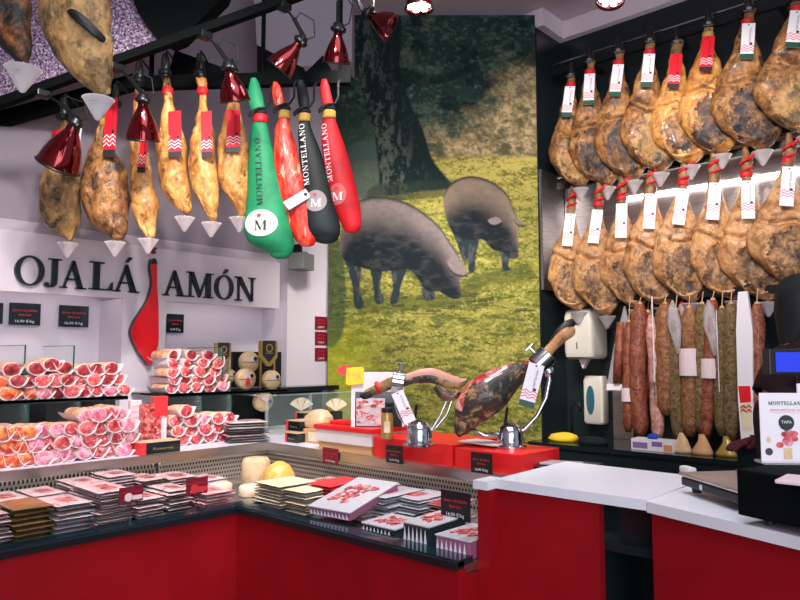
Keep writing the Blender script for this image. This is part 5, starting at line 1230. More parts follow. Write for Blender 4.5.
def lamp(neck, mouth, lb, tx, lit=False, d=TD, rpx=16, mdepth=0.06, dn=0.0):
    """neck and mouth centre pixels; the shade opens from neck to mouth"""
    N_ = onD(*neck, d + dn); Mo = onD(*mouth, d + mdepth); ax = (Mo - N_).normalized()
    t = thing('spot_lamp', lb, 'lamp', N_, 0, 'red bell shaped spot lamps')
    q = ZU.copy(); rot = Vector((0, 0, -1)).rotation_difference(ax).to_matrix().to_4x4()
    L_ = (Mo - N_).length; s_ = rpx / FPX * d / 0.081
    zs = 1.0; T = rot @ Matrix.Scale(L_ / 0.172, 4); Tw = rot @ Matrix.Diagonal((s_, s_, L_ / 0.172, 1))
    prof = SHP + [(0.077, -0.170), (0.068, -0.13), (0.052, -0.085), (0.02, -0.04)]
    m = MB(); m.lathe(prof, T=Tw, n=32, caps=False); m.ob('lamp_shade', 'lamp_red', t, True)
    m = MB(); m.lathe([(0.081, -0.168), (0.085, -0.171), (0.081, -0.176), (0.077, -0.171)], T=Tw, n=32, caps=False); m.ob('shade_rim', 'black_metal', t, True)
    m = MB(); m.lathe([(0.012, 0.035), (0.024, 0.03), (0.026, 0.018), (0.036, 0.012), (0.036, 0.0), (0.028, -0.008)], T=rot, n=20); m.lathe([(0.014, 0.012), (0.016, 0.0)], T=rot @ Matrix.Rotation(PI / 2, 4, 'X') @ Matrix.Translation((0, 0.0, 0.03)), n=10); m.ob('lamp_neck', 'black_metal', t, True)
    m = MB()
    if lit:
        for k in range(7):
            a = k * PI / 3; r_ = 0 if k == 6 else 0.046; m.lathe([(0.019, -0.158), (0.019, -0.163), (0.001, -0.164)], T=Tw @ Matrix.Translation((r_ * math.cos(a), r_ * math.sin(a), 0)), n=12)
        m.ob('led_bulb', 'led', t)
        m = MB(); m.lathe([(0.07, -0.150), (0.07, -0.155), (0.001, -0.155)], T=Tw, n=24); m.ob('lamp_reflector', 'chrome', t)
    else:
        m.lathe([(0.045, -0.10), (0.045, -0.12), (0.001, -0.121)], T=Tw, n=16); m.ob('led_bulb', 'chrome', t)
    P = track_pt(tx) - N_; e = rot @ Vector((0, 0, 0.03)); mid = (P + e) / 2 + Vector((0, 0, -0.02))
    m = MB(); m.tube([P + Vector((0, 0, -0.02)), P * 0.45 + e * 0.55 + Vector((0, 0, 0))], 0.006); m.tube([P * 0.5 + e * 0.5, e], 0.011); m.box(P + Vector((0, 0, -0.03)), (0.06, 0.05, 0.035), 0, None, 0.006); m.ob('lamp_arm', 'black_metal', t)
    m = MB(); side = RT * 0.05
    m.tube([P * 0.45 + e * 0.55, P * 0.5 + e * 0.5 + side * .6 + ZU * 0.03, P * 0.2 + e * 0.8 + side * 1.3 + ZU * 0.045, e + side * 1.0, e * 0.4 + side * 0.3], 0.003); m.ob('cord', 'black_cord', t)
    return t
lamp((75, 124), (58, 166), 'wide red lamp at the far left, tilted in front of the leftmost ham', 42, rpx=22)
lamp((143, 101), (143, 140), 'red lamp hanging straight above the narrow ham', 116, rpx=17)
lamp((229, 68), (235, 101), 'third red lamp, between the golden hams and green bag', 204, rpx=16)
lamp((300, 42), (279, 69), 'tilted red lamp with its white light on, above the red net bag', 283, lit=True, rpx=15, mdepth=0.03)
lamp((338, 30), (336, 63), 'unlit dark red lamp in front of the mural tree trunk', 338, rpx=14)
lamp((369, 15), (391, 27), 'red lamp pointing sideways at the top left of the mural', 345, rpx=15, mdepth=0.0)
lamp((419, -26), (419, 9), 'lit red lamp above the mural, its white bulbs facing down', 419, lit=True, rpx=15, mdepth=0.0)
lamp((503, -36), (502, -2), 'red lamp cut by the top photo edge right of the mural centre', 500, rpx=16)
lamp((612, -26), (610, 2), 'round lit lamp at the top edge above the right wall hams', 612, lit=True, rpx=14, mdepth=-0.02)
# ================================================================ RED BOXES AND HAM STANDS
def bx(P, yaw, w, dp, h, m_, lb, lid=None, cat='box', nm='display_box', base=None):
    t = thing(nm, lb, cat, P, yaw)
    MB().box((0, dp / 2, h / 2), (w, dp, h), 0, None, 0.004).ob('box_body', m_, t)
    if lid: MB().box((0, dp / 2, h + 0.012), (w + 0.02, dp + 0.02, 0.024), 0, None, 0.004).ob('lid', lid, t)
    return t
def spanX(xl, xr, X, y=450):
    a = onX(xl, y, X); b = onX(xr, y, X); return (a.y + b.y) / 2, a.y - b.y
c_, w_ = spanX(316, 371, 2.36)
t = bx((2.36, c_, ZL + 0.042), -PI / 2, w_, 0.26, 0.062, 'white_plastic', 'low white box with a red lid beside the middle red box', 'red_paint')
bx((2.37, c_, ZL + 0.0005), -PI / 2, w_ - 0.02, 0.24, 0.040, 'wood_box', 'flat wooden box underneath the white box with the red lid')
c_, w_ = spanX(373, 452, 2.36); t1 = bx((2.36, c_, ZL + 0.0005), -PI / 2, w_, 0.34, 0.095, 'red_paint', 'middle red display box carrying the carved ham stand')
MB().b2((-w_ / 2 + 0.001, -0.0012, 0.045), (w_ / 2 - .001, 0, 0.047)).ob('seam', 'strap_red', t1)
c2, w2 = spanX(455, 521, 2.36); t2 = bx((2.36, c2, ZL + 0.0005), -PI / 2, w2, 0.30, 0.085, 'red_paint', 'right red display box carrying the uncut dark ham stand')
MB().b2((-w2 / 2 + 0.001, -0.0012, 0.038), (w2 / 2 - .001, 0, 0.040)).ob('seam', 'strap_red', t2)
# small red clutch on the white box
m = MB(); m.box((0, 0, 0.008), (0.16, 0.10, 0.016), 0, Rz(0.2), 0.004); o = m.ob('red_folder', 'red_paint'); q = onX(345, 430, 2.45); o.location = (2.47, q.y, ZL + 0.1290); o.rotation_euler = (0, 0, -PI / 2); tag(o, 'small flat red box lying on the red lid', 'box')
m = MB(); m.box((0, 0, 0.003), (0.20, 0.12, 0.006), 0, Rz(-0.1)); o = m.ob('leaflet', 'paper'); q = onX(478, 440, 2.48); o.location = (2.50, q.y - 0.02, ZL + 0.0965); o.rotation_euler = (0, 0, -PI / 2); tag(o, 'flat white and red leaflet on the middle red box', 'leaflet')
# framed picture panel standing on the box
dF = 3.42
p0, p1 = onD(351, 425, dF), onD(404, 372, dF); w = (p1 - p0).dot(RT); h = p1.z - p0.z; zb0 = ZL + 0.129
cx_ = (p0 + p1) / 2
t = thing('display_board', 'white framed panel picturing a pack of sliced ham, with yellow price badge', 'display panel', (cx_.x, cx_.y, zb0), ROT_D); h = p1.z - zb0
MB().b2((-w / 2, 0, 0), (w / 2, 0.012, h)).ob('panel_board', 'white_plastic', t)
MB().b2((-w / 2 + 0.02, -0.002, 0), (w / 2 - 0.01, 0, h * 0.64)).ob('panel_picture', 'black_gloss', t)
m = MB(); rs = random.Random(5)
m.b2((-w * .40, -0.004, 0.005), (w * .14, -0.002, h * 0.52), 2)
for k in range(40):
    x = rs.uniform(-w * .36, w * .10); z = rs.uniform(0.02, h * 0.48); r_ = rs.uniform(0.008, 0.018); m.disc((x, z), (r_, r_ * .6), -0.005 - k * 0.00005, -0.004, k % 2, 7)
m.ob('pictured_ham', ['meat', 'fat', 'film'], t)
m = MB(); st8 = []
bx0 = onD(355, 376, dF); q = (bx0 - Vector((cx_.x, cx_.y, zb0))); X0, Z0 = q.dot(RT), q.z
for k in range(16):
    a = k * PI / 8; r_ = 0.045 if k % 2 == 0 else 0.036; st8.append((X0 + r_ * math.cos(a), Z0 + r_ * math.sin(a)))
m.prism([(X0 + x_ * 0.045, Z0 + z_ * 0.045) for x_, z_ in ((-1, -.8), (-.7, -1), (.9, -.85), (1, .8), (.8, 1), (-.9, .9))], -0.012, -0.006, 0); put_text(m, '9,95€', 0.05, X0, Z0 - 0.016, -0.0125, 1, width=0.07)
m.ob('price_badge', ['yellow', 'gold'], t)
q = onD(345, 370, dF) - Vector((cx_.x, cx_.y, zb0)); m = MB(); pts = []
for k in range(14):
    a = k * PI / 7; r_ = 0.05 if k % 2 == 0 else 0.03; pts.append((q.dot(RT) + r_ * math.cos(a), q.z + r_ * 0.6 * math.sin(a)))
m.prism(pts, -0.010, -0.004); m.ob('red_badge', 'card_red', t)
# ham holders
def stand(base, d, ringc, arcpts, lb, zbase):
    P = onD(base[0], HZ, d); O = Vector((P.x, P.y, zbase)); t = thing('ham_holder', lb, 'ham holder', O, ROT_D)
    def loc(px, py, dd=0.0): q = onD(px, py, d + dd) - O; return Vector((q.dot(RT), q.dot(FH), q.z))
    m = MB(); m.lathe([(0.07, 0.0), (0.07, 0.008), (0.055, 0.012), (0.055, 0.06), (0.048, 0.085), (0.03, 0.10), (0.008, 0.108), (0.001, 0.109)], n=28); m.ob('holder_base', 'chrome', t, 'auto')
    m = MB(); m.tube([loc(*p) for p in arcpts], 0.009, n=10); m.ob('curved_arm', 'chrome', t, True)
    a = loc(*ringc[0]); b = loc(*ringc[1]); ax = (b - a).normalized(); rot = Vector((0, 0, 1)).rotation_difference(ax).to_matrix().to_4x4(); L_ = (b - a).length
    m = MB(); r_ = ringc[2]; m.lathe([(r_, 0), (r_ + .004, 0.003), (r_ + .004, L_ - .003), (r_, L_), (r_ - .006, L_), (r_ - .006, 0)], T=Matrix.Translation(a) @ rot, n=28, caps=False)
    c = (a + b) / 2; up = Vector((-ax.z, 0, ax.x)) * (1 if ax.x > 0 else -1)
    m.tube([c + up * r_, c + up * (r_ + 0.035)], 0.005); m.tube([c + up * (r_ + 0.035) - ax * 0.02, c + up * (r_ + 0.035) + ax * 0.02], 0.004); m.ob('clamp_ring', 'chrome', t, 'auto')
    m = MB(); m.tube([(-0.02, 0, 0.10), (-0.01, 0, 0.17)], 0.006); m.ob('locking_lever', 'black_metal', t)
    return t, O, loc
def px_body(P, O, axis_pts, name, mats_, par, loc, n=26, jit=0.006, ratio=0.8, face=None, seed=0, matf=None, dd=0.0):
    """body along a path of (px, py, half width px)"""
    pts = interp_rows(axis_pts, 4); k = P / FPX
    vs = []; C3 = [loc(a[0], a[1], dd) for a in pts]
    m = MB(); fs = []; ms = []
    for i, a in enumerate(pts):
        t_ = (C3[min(i + 1, len(C3) - 1)] - C3[max(i - 1, 0)]).normalized(); nr = Vector((-t_.z, 0, t_.x)); hw = max(a[2], 0.4) * k
        for q in range(n):
            g = 2 * PI * q / n; v = C3[i] + nr * (hw * math.cos(g)) + Vector((0, 1, 0)) * (hw * ratio * math.sin(g))
            v = v + (v - C3[i]) * (jit * 14 * mn.noise(Vector((i * 0.25 + seed, math.cos(g) * 1.4, math.sin(g) * 1.4)))); vs.append(v)
    for i in range(len(pts) - 1):
        for q in range(n):
            j = (q + 1) % n; fs.append((i * n + q, i * n + j, (i + 1) * n + j, (i + 1) * n + q)); g = 2 * PI * (q + .5) / n
            ms.append(matf(i / (len(pts) - 1), g) if matf else 0)
    fs.append(tuple(range(n - 1, -1, -1))); fs.append(tuple(range((len(pts) - 1) * n, len(pts) * n))); ms += [0, 0]
    m.add(vs, fs); m.m = ms
    return m.ob(name, mats_, par, True)
# right: dark ham, foot up to the right
dS = 2.98
P = onD(508, HZ, dS)
t, O, loc = stand((509, 440), dS, ((536, 366), (548, 354), 0.043), [(509, 431), (485, 436), (470, 428), (462, 414), (466, 403)][:3] + [(484, 436, 0.0)][:0], 'steel ham holder on the right red box with a tall curved arm', ZL + 0.0865)
m = MB(); m.tube([loc(*p) for p in [(490, 434), (509, 436), (524, 430), (537, 416), (546, 398), (549.5, 380), (548.5, 368), (545, 360)]], 0.0095, n=10); m.ob('curved_arm', 'chrome', t, True)
m = MB(); m.lathe([(0.016, -0.02), (0.02, 0), (0.016, 0.02)], T=Matrix.Translation(loc(549, 372)), n=12); m.ob('clamp_knob', 'chrome', t, True)
hm = thing('carving_ham', 'dark skinned ham on the right holder, foot pointing up right', 'ham', O, ROT_D)
def mf_(u, g):
    c = math.cos(g - PI / 2 - 1.2)
    return 1 if (0.18 < u < 0.92 and math.cos(g) * (1) > 0.62 + 0.2 * math.sin(u * 9)) else 0
axis = [(459, 437, 1), (460, 432, 6), (464, 424, 11), (470, 412, 17), (478, 402, 20), (489, 393, 20), (501, 384, 17), (512, 376, 13), (522, 370, 9), (530, 366, 6), (540, 359, 5.0)]
px_body(dS, O, axis, 'ham_body', ['carved_dark', 'carved_meat'], hm, loc, matf=lambda u, g: 1 if (0.26 < u < 0.92 and math.cos(g) > 0.74 + 0.18 * math.sin(u * 19)) else 0, seed=3)
px_body(dS, O, [(538, 361, 5.5), (545, 355, 5.5), (552, 347, 5), (560, 339, 5.5), (566, 334, 6), (571, 331, 5), (574, 328, 2)], 'shank', 'ham_pale', hm, loc, jit=0.004, seed=1)
px_body(dS, O, [(552, 347, 5.2), (560, 336, 7), (568, 326, 6), (574, 321, 3)], 'hoof', 'hoof', hm, loc, jit=0.003, dd=0.03)
q = loc(537, 364, -0.07); o = ob('paper_tag', TAG_W, hm, loc=q, rot=(-0.05, 0.28, 0), scale=(0.9, 1, 0.74))
# left: carved ham, foot to the left
t, O2, loc2 = stand((419, 432), dS, ((392, 381), (404, 383), 0.046), [(398, 396), (396, 404), (400, 416), (408, 426), (417, 432)], 'steel ham holder on the middle red box, clamp to the left', ZL + 0.0965)
m = MB(); m.tube([loc2(*p) for p in [(419, 434), (432, 429), (440, 416), (446, 402), (447, 394)]], 0.006, n=8); m.tube([loc2(*p) for p in [(424, 434), (436, 428), (447, 414), (452, 400), (450, 392)]], 0.006, n=8); m.ob('support_fork', 'chrome', t, True)
m = MB(); m.tube([loc2(*p) for p in [(398, 396), (404, 400), (406, 410), (412, 424)]], 0.007, n=8); m.ob('side_bar', 'red_paint', t, True)
hm2 = thing('carved_ham', 'half carved ham on the left holder, thin blade shape pointing right', 'ham', O2, ROT_D)


mat('cut_pink', S(196, 138, 120), 0.45)
px_body(dS, O2, [(363, 396, 1.5), (368, 393, 4), (376, 390, 5), (384, 386, 5.5), (392, 383, 6), (402, 381, 6), (412, 378, 6), (422, 376, 7), (432, 376, 7.5), (442, 379, 7), (452, 382, 6.5), (460, 383, 5), (467, 380, 2)], 'ham_body', ['carved_dark', 'cut_pink', 'ham_dry'], hm2, loc2, ratio=0.6, seed=8, matf=lambda u, g: 2 if u < 0.36 else (1 if math.cos(g) > 0.0 else 0))
px_body(dS, O2, [(436, 386, 4), (444, 394, 6), (452, 396, 5), (458, 390, 4)], 'hip_bone', 'carved_dark', hm2, loc2, ratio=0.8, seed=2)
px_body(dS, O2, [(360, 394, 1), (364, 396, 3.5), (371, 393, 4)], 'hoof', 'hoof', hm2, loc2, ratio=0.8, seed=2, jit=0.002)
px_strap_ = MB(); c = loc2(378, 388); px_strap_.lathe([(0.027, -0.008), (0.029, 0), (0.027, 0.008)], T=Matrix.Translation(c) @ Matrix.Rotation(PI / 2 - 0.3, 4, 'Y'), n=18); px_strap_.ob('strap', 'strap_red', hm2, True)
ob('paper_tag', TAG_P, hm2, loc=loc2(397, 392, -0.06), rot=(-0.05, -0.42, 0), scale=(0.7, 1, 0.55))
# small things between the stands
p = onD(387, HZ, 3.25); t = thing('jar', 'small dark jar with pale label left of the carved ham holder', 'jar', (p.x - .03, p.y - .03, ZL + 0.0965), ROT_D)
MB().lathe([(0.026, 0), (0.028, 0.01), (0.028, 0.10), (0.024, 0.12)], n=20).ob('jar_body', 'gold', t, 'auto'); MB().lathe([(0.027, 0.12), (0.027, 0.14)], n=20).ob('jar_lid', 'black', t, 'auto'); m = MB(); m.b2((-0.014, -0.0305, 0.03), (0.014, -0.026, 0.08)); m.ob('jar_label', 'cheese_pale', t)
def knife(p0, p1, X, z, lb):
    a = onX(*p0, X); b = onX(*p1, X); a.z = b.z = z; t_ = (b - a).normalized(); L_ = (b - a).length
    t = thing('carving_knife', lb, 'knife', a, math.atan2(t_.y, t_.x))
    m = MB(); m.add([(0, -0.008, 0), (L_ * .6, -0.008, 0), (L_ * .62, 0.008, 0), (0, 0.002, 0), (0, -0.008, 0.002), (L_ * .6, -0.008, 0.002), (L_ * .62, 0.008, 0.002), (0, 0.002, 0.002)], [(0, 3, 2, 1), (4, 5, 6, 7), (0, 1, 5, 4), (1, 2, 6, 5), (2, 3, 7, 6), (3, 0, 4, 7)]); m.ob('blade', 'chrome', t)
    MB().box((L_ * .81, 0, 0.007), (L_ * .4, 0.022, 0.016), 0, None, 0.005).ob('handle', 'black', t)
knife((372, 436), (392, 428), 2.46, ZL + 0.136, 'long knife lying on the white box near its red lid')
# ================================================================ RIGHT COUNTER TOP
xs, ys = dirB.x, dirB.y; YAWC = math.atan2(dirB.y, dirB.x)
# scale
F0 = onZ(678, 491, Zs); F1 = onZ(752, 517, Zs)
dv = (F1 - F0).normalized(); yw = math.atan2(dv.y, dv.x); L_ = (onZ(738, 513, Zs) - F0).length + 0.02
t = thing('weighing_scale', 'flat shop scale with steel plate on the white counter', 'scale', (F0.x, F0.y, Zs + 0.001), yw)
MB().box((L_ / 2, 0.15, 0.028), (L_, 0.28, 0.024), 0, None, 0.005).ob('scale_body', 'black_metal', t)
MB().box((L_ / 2, 0.15, 0.047), (L_ + 0.01, 0.29, 0.010), 0, None, 0.004).ob('weighing_plate', 'steel', t)
for a in (0.03, L_ - .03):
    for b in (0.04, 0.26): MB().lathe([(0.012, -0.001), (0.014, 0.016)], Matrix.Translation((a, b, 0)), n=12).ob('foot', 'black', t)
MB().lathe([(0.008, 0), (0.008, 0.004)], Matrix.Translation((L_ * .35, 0.0095, 0.028)) @ Matrix.Rotation(PI / 2, 4, 'X'), n=12).ob('level_button', 'chrome', t)
w_ = onZ(688, 474, Zs); t = thing('receipt_roll', 'small white plastic piece behind the scale', 'paper roll', (w_.x, w_.y, Zs + 0.0005), yw); MB().box((0, 0, 0.012), (0.06, 0.03, 0.024), 0, None, 0.008).ob('roll_paper', 'white_plastic', t)
# cash drawer
G0 = onZ(738, 516, Zs + 0.012); G1 = onZ(800, 530, Zs + 0.012); dv2 = (G1 - G0).normalized(); yw2 = math.atan2(dv2.y, dv2.x)
t = thing('cash_drawer', 'large matt black box on the counter beside the scale', 'cash drawer', (G0.x, G0.y, Zs + 0.001), yw2)
hD = 0.105
MB().box((0.20, 0.17, 0.014 + hD / 2), (0.40, 0.34, hD), 0, None, 0.004).ob('drawer_body', 'black_matte', t)
for a in (0.05, 0.35):
    for b in (0.04, 0.30): MB().lathe([(0.012, -0.001), (0.014, 0.016)], Matrix.Translation((a, b, 0)), n=12).ob('foot', 'black', t)
Td = Zs + 0.001 + 0.014 + hD + 0.0005
# sign holder
dSg = 1.72
s0, s1 = onD(763, 466, dSg), onD(812, 393, dSg); w = (s1 - s0).dot(RT); zb_ = Td; h = s1.z - zb_
cx = (s0 + s1) / 2
t = thing('menu_stand', 'white MONTELLANO card in a clear stand on the black box', 'sign', (cx.x, cx.y, zb_), ROT_D - 0.08)
MB().b2((-w / 2, 0, 0), (w / 2, 0.003, h)).ob('card', 'tag_white', t)
MB().b2((-w / 2 - .004, -0.003, 0), (w / 2 + .004, -0.001, h)).ob('front_sheet', 'clear_sheet', t) if 'clear_sheet' in M else None
m = MB(); m.b2((-w / 2 - 0.006, -0.03, 0), (w / 2 + .006, 0.03, 0.005)); m.ob('stand_foot', 'acrylic', t)
m = MB(); wv = serif_word(MB(), 'MONTELLANO', 0.0085, 0, 0, 0, 0.001, 0); serif_word(m, 'MONTELLANO', 0.0085, -wv / 2, h * 0.83, -0.0012, -0.0002, 0); m.ob('printed_word', 'ink_dark', t)
m = MB(); put_text(m, 'JAMON IBERICO DE CEBO', 0.006, 0, h * 0.745, -0.001, 0, width=w * 0.62); m.b2((-w * .3, -0.001, h * 0.725), (w * .3, -0.0004, h * 0.728)); m.ob('red_line_of_text', 'card_red', t)
m = MB(); m.disc((-w * 0.02, h * 0.575), (w * .145, w * .145), -0.0012, -0.0004, 0, 24)
for k in (-1, 0, 1): m.b2((-w * .02 + k * w * .03 - 0.001, -0.0014, h * .27), (-w * .02 + k * w * .03 + 0.001, -0.0004, h * .5))
m.ob('black_fork_picture', 'ink_dark', t)
m = MB(); put_text(m, 'TAPA', 0.010, -w * .02, h * 0.565, -0.0016, 0); m.ob('printed_word', 'ink_white', t)
m = MB(); rs = random.Random(2)
for k in range(14): m.disc((-w * .02 + rs.uniform(-1, 1) * w * .15, h * 0.34 + rs.uniform(-1, 1) * h * .09), (w * .07, h * .04), -0.0018 - k * 0.00003, -0.0004, k % 2, 8)
m.ob('pictured_ham', ['meat', 'meat_pink'], t)
m = MB(); m.b2((-w * .09, -0.0022, h * .06), (w * .06, -0.0004, h * .22)); m.disc((-w * .36, h * .16), (w * .07, w * .07), -0.001, -0.0004, 1); m.disc((w * .34, h * .16), (w * .06, w * .06), -0.001, -0.0004, 2); m.disc((-w * .36, h * .33), (w * .04, w * .06), -0.001, -0.0004, 0)
m.ob('pictured_tapas', ['cheese', 'ink', 'ink_dark'], t)
s2 = onD(797, 384, 1.84); o = MB().b2((-0.0, 0, 0), (0.09, 0.004, s2.z - Zs)).ob('leaflet_card', 'tag_white'); o.location = (s2.x, s2.y, Zs + 0.001); o.rotation_euler = (0, 0, ROT_D); tag(o, 'second white card behind the MONTELLANO card, cut by the photo edge', 'card')
o = MB().box((0, 0, 0.004), (0.10, 0.06, 0.008), 0, None, 0.003).ob('paper_slips', 'paper'); q = onZ(797, 482, Td); o.location = (q.x - 0.0, q.y, Td); tag(o, 'white paper slips on top of the black box', 'paper')
# customer display on a pole
dCd = 1.95
c0, c1 = onD(770, 375, dCd), onD(822, 349, dCd); w = (c1 - c0).dot(RT); h = c1.z - c0.z; cc = (c0 + c1) / 2
t = thing('customer_display', 'black customer display with a glowing blue screen on a pole', 'display', (cc.x, cc.y, Zs), ROT_D)
MB().box((0, 0.02, cc.z - Zs), (w, 0.04, h), 0, None, 0.003).ob('display_case', 'black_metal', t)
MB().b2((-w / 2 + 0.017, -0.003, c0.z - Zs + h * 0.12), (w / 2 - 0.012, -0.0005, c1.z - Zs - h * .12)).ob('screen', 'screen_blue', t)
MB().lathe([(0.012, 0.006), (0.012, c0.z - Zs + 0.005)], Matrix.Translation((0.03, 0.03, 0)), n=14).ob('pole', 'black', t, 'auto'); MB().lathe([(0.05, 0), (0.05, 0.006), (0.012, 0.012)], Matrix.Translation((0.03, 0.03, 0)), n=20).ob('pole_base', 'black', t, 'auto')
# ================================================================ WALL FITTINGS BY THE HAM WALL
# paper towel dispenser on the right wall
Xf = 4.56
a = onX(563, 360, Xf); b = onX(592, 360, Xf); zt2 = onX(578, 309, Xf).z; zb2 = onX(578, 359, Xf).z; w = a.y - b.y; h = zt2 - zb2
t = thing('towel_dispenser', 'pale paper towel dispenser on the wall under the first ham', 'dispenser', (Xf, (a.y + b.y) / 2, zb2), -PI / 2)
m = MB(); m.loft([(0.0, 0, 0.14, w * .44, 0.10), (0.015, 0, 0.14, w * .49, 0.128), (0.05, 0, 0.14, w * .5, 0.138), (h * .85, 0, 0.14, w * .5, 0.138), (h * .96, 0, 0.14, w * .48, 0.12), (h, 0, 0.14, w * .42, 0.09)], n=48, sup=7)
m.ob('dispenser_case', 'dispenser_plastic', t, 'auto')
m = MB(); m.disc((0.0, h * .70), (0.02, 0.006), -0.001, 0.0); m.b2((-0.006, -0.001, h * .2), (0.002, 0.004, h * .33)); m.ob('slot_and_logo', 'ink', t)
m = MB(); m.add([(-0.04, 0.09, 0.005), (0.04, 0.09, 0.005), (0.0, 0.08, -0.07), (-0.04, 0.14, 0.005), (0.04, 0.14, 0.005), (0, 0.12, -0.07)], [(0, 2, 1), (3, 4, 5), (0, 3, 5, 2), (1, 2, 5, 4), (0, 1, 4, 3)]); m.ob('paper_towel', 'paper', t)
a = onX(583, 425, 4.72); b = onX(603, 425, 4.72); zt2 = onX(590, 376, 4.72).z; zb2 = onX(590, 424, 4.72).z; w = a.y - b.y; h = zt2 - zb2
t = thing('soap_dispenser', 'pale soap dispenser with dark oval window below the towel dispenser', 'dispenser', (4.72, (a.y + b.y) / 2, zb2), -PI / 2)
m = MB(); m.loft([(0.0, 0, 0.06, w * .44, 0.045), (0.015, 0, 0.06, w * .5, 0.056), (h * .9, 0, 0.06, w * .5, 0.056), (h, 0, 0.06, w * .44, 0.04)], n=36, sup=6); m.ob('dispenser_case', 'dispenser_plastic', t, 'auto')
m = MB(); m.disc((-w * .1, h * .5), (w * .2, h * .3), -0.002, 0.01, 0, 20); m.ob('soap_window', 'pack_teal', t)
# tap and sink, cloth
p = onX(572, 440, 4.5); t = thing('tap', 'black swan neck tap beside the soap dispenser', 'tap', (4.5, p.y, 0.862), -PI / 2)
m = MB(); zt_ = onX(576, 402, 4.5).z - 0.862
m.tube([(0, 0, 0), (0, 0, zt_ * .7), (0.01, 0, zt_ * .9), (0.035, 0, zt_), (0.065, 0, zt_ * .93), (0.075, 0, zt_ * .75)], 0.010, n=10); m.lathe([(0.022, 0), (0.022, 0.02)], n=14); m.ob('tap_body', 'black_metal', t, True)
m = MB(); m.loft([(0, 0, 0, 0.10, 0.07), (0.02, 0, 0, 0.11, 0.08), (0.045, 0.01, 0, 0.09, 0.06), (0.06, 0.02, 0, 0.04, 0.03)], n=26, jit=0.022, seed=4, freq=10); o = m.ob('cleaning_cloth', 'yellow_cloth', None, True); q = onX(556, 443, 4.30); o.location = (4.40, q.y, 0.863); o.rotation_euler = (0, 0, -PI / 2); tag(o, 'yellow cleaning cloth lying at the corner of the black counter', 'cloth')
m = MB(); m.loft([(0, 0, 0, 0.10, 0.06), (0.03, 0, 0, 0.11, 0.06), (0.05, 0.01, 0, 0.06, 0.03)], n=22, jit=0.015, seed=6, freq=10); o = m.ob('dark_cloth', 'dark_cloth', None, True); q = onX(592, 443, 4.35); o.location = (4.36, q.y, 0.863); o.rotation_euler = (0, 0, -PI / 2); tag(o, 'dark folded cloth on the black counter next to the yellow one', 'cloth')
# steel vertical channel behind the first sausages
o = MB().b2((XW - 0.06, onX(634, 400, 4.8).y, 0.864), (XW - 0.001, onX(614, 400, 4.8).y, 1.36)).ob('steel_channel', 'steel'); tag(o, 'upright steel panel between soap dispenser and dried sausages', 'panel')
# box of gloves on the back counter
q0 = onX(631, 443, 4.30); q1 = onX(673, 443, 4.30); wG = q0.y - q1.y
t = thing('glove_box', 'white and violet cardboard box on the black counter below the sausages', 'box', (4.30, (q0.y + q1.y) / 2, 0.8625), -PI / 2)
mat('violet', S(136, 110, 170), 0.5); mat('blue_glove', S(30, 70, 190), 0.6); mat('orange_print', S(222, 150, 100), 0.5)
MB().box((0, 0.06, 0.035), (wG, 0.12, 0.07), 0, None, 0.002).ob('box_body', 'tag_white', t)
m = MB(); m.b2((-wG * .46, -0.001, 0.012), (-wG * .1, 0, 0.05), 0); m.b2((0, -0.001, 0.03), (wG * .25, 0, 0.06), 0); m.b2((wG * .28, -0.001, 0.005), (wG * .48, 0, 0.045), 1); m.ob('box_print', ['violet', 'orange_print'], t)
m = MB(); m.loft([(0, 0, 0.05, 0.03, 0.02), (0.02, 0, 0.05, 0.034, 0.024), (0.035, 0.005, 0.05, 0.012, 0.01)], n=16, jit=0.01, seed=2, freq=20); m.ob('blue_glove', 'blue_glove', t, True, loc=(-wG * .05, 0, 0.07))
# black tray with knives and the strip behind the right red box
q = onZ(545, 456, 0.99)
t = thing('black_tray', 'glossy black tray with red edge right of the right red box', 'tray', (2.46, onX(538, 462, 2.46).y - 0.03, ZL + 0.002), -PI / 2)
MB().box((0, 0.12, 0.015), (0.26, 0.26, 0.03), 0, None, 0.004).ob('tray_body', 'black_gloss', t); MB().b2((-0.15, -0.0115, 0.008), (0.15, -0.010, 0.014)).ob('red_edge', 'card_red', t)
m = MB(); m.box((0.02, 0.1, 0.036), (0.16, 0.10, 0.008), 0, Rz(0.3), 0.002); m.ob('folded_leaflet', 'film', t)
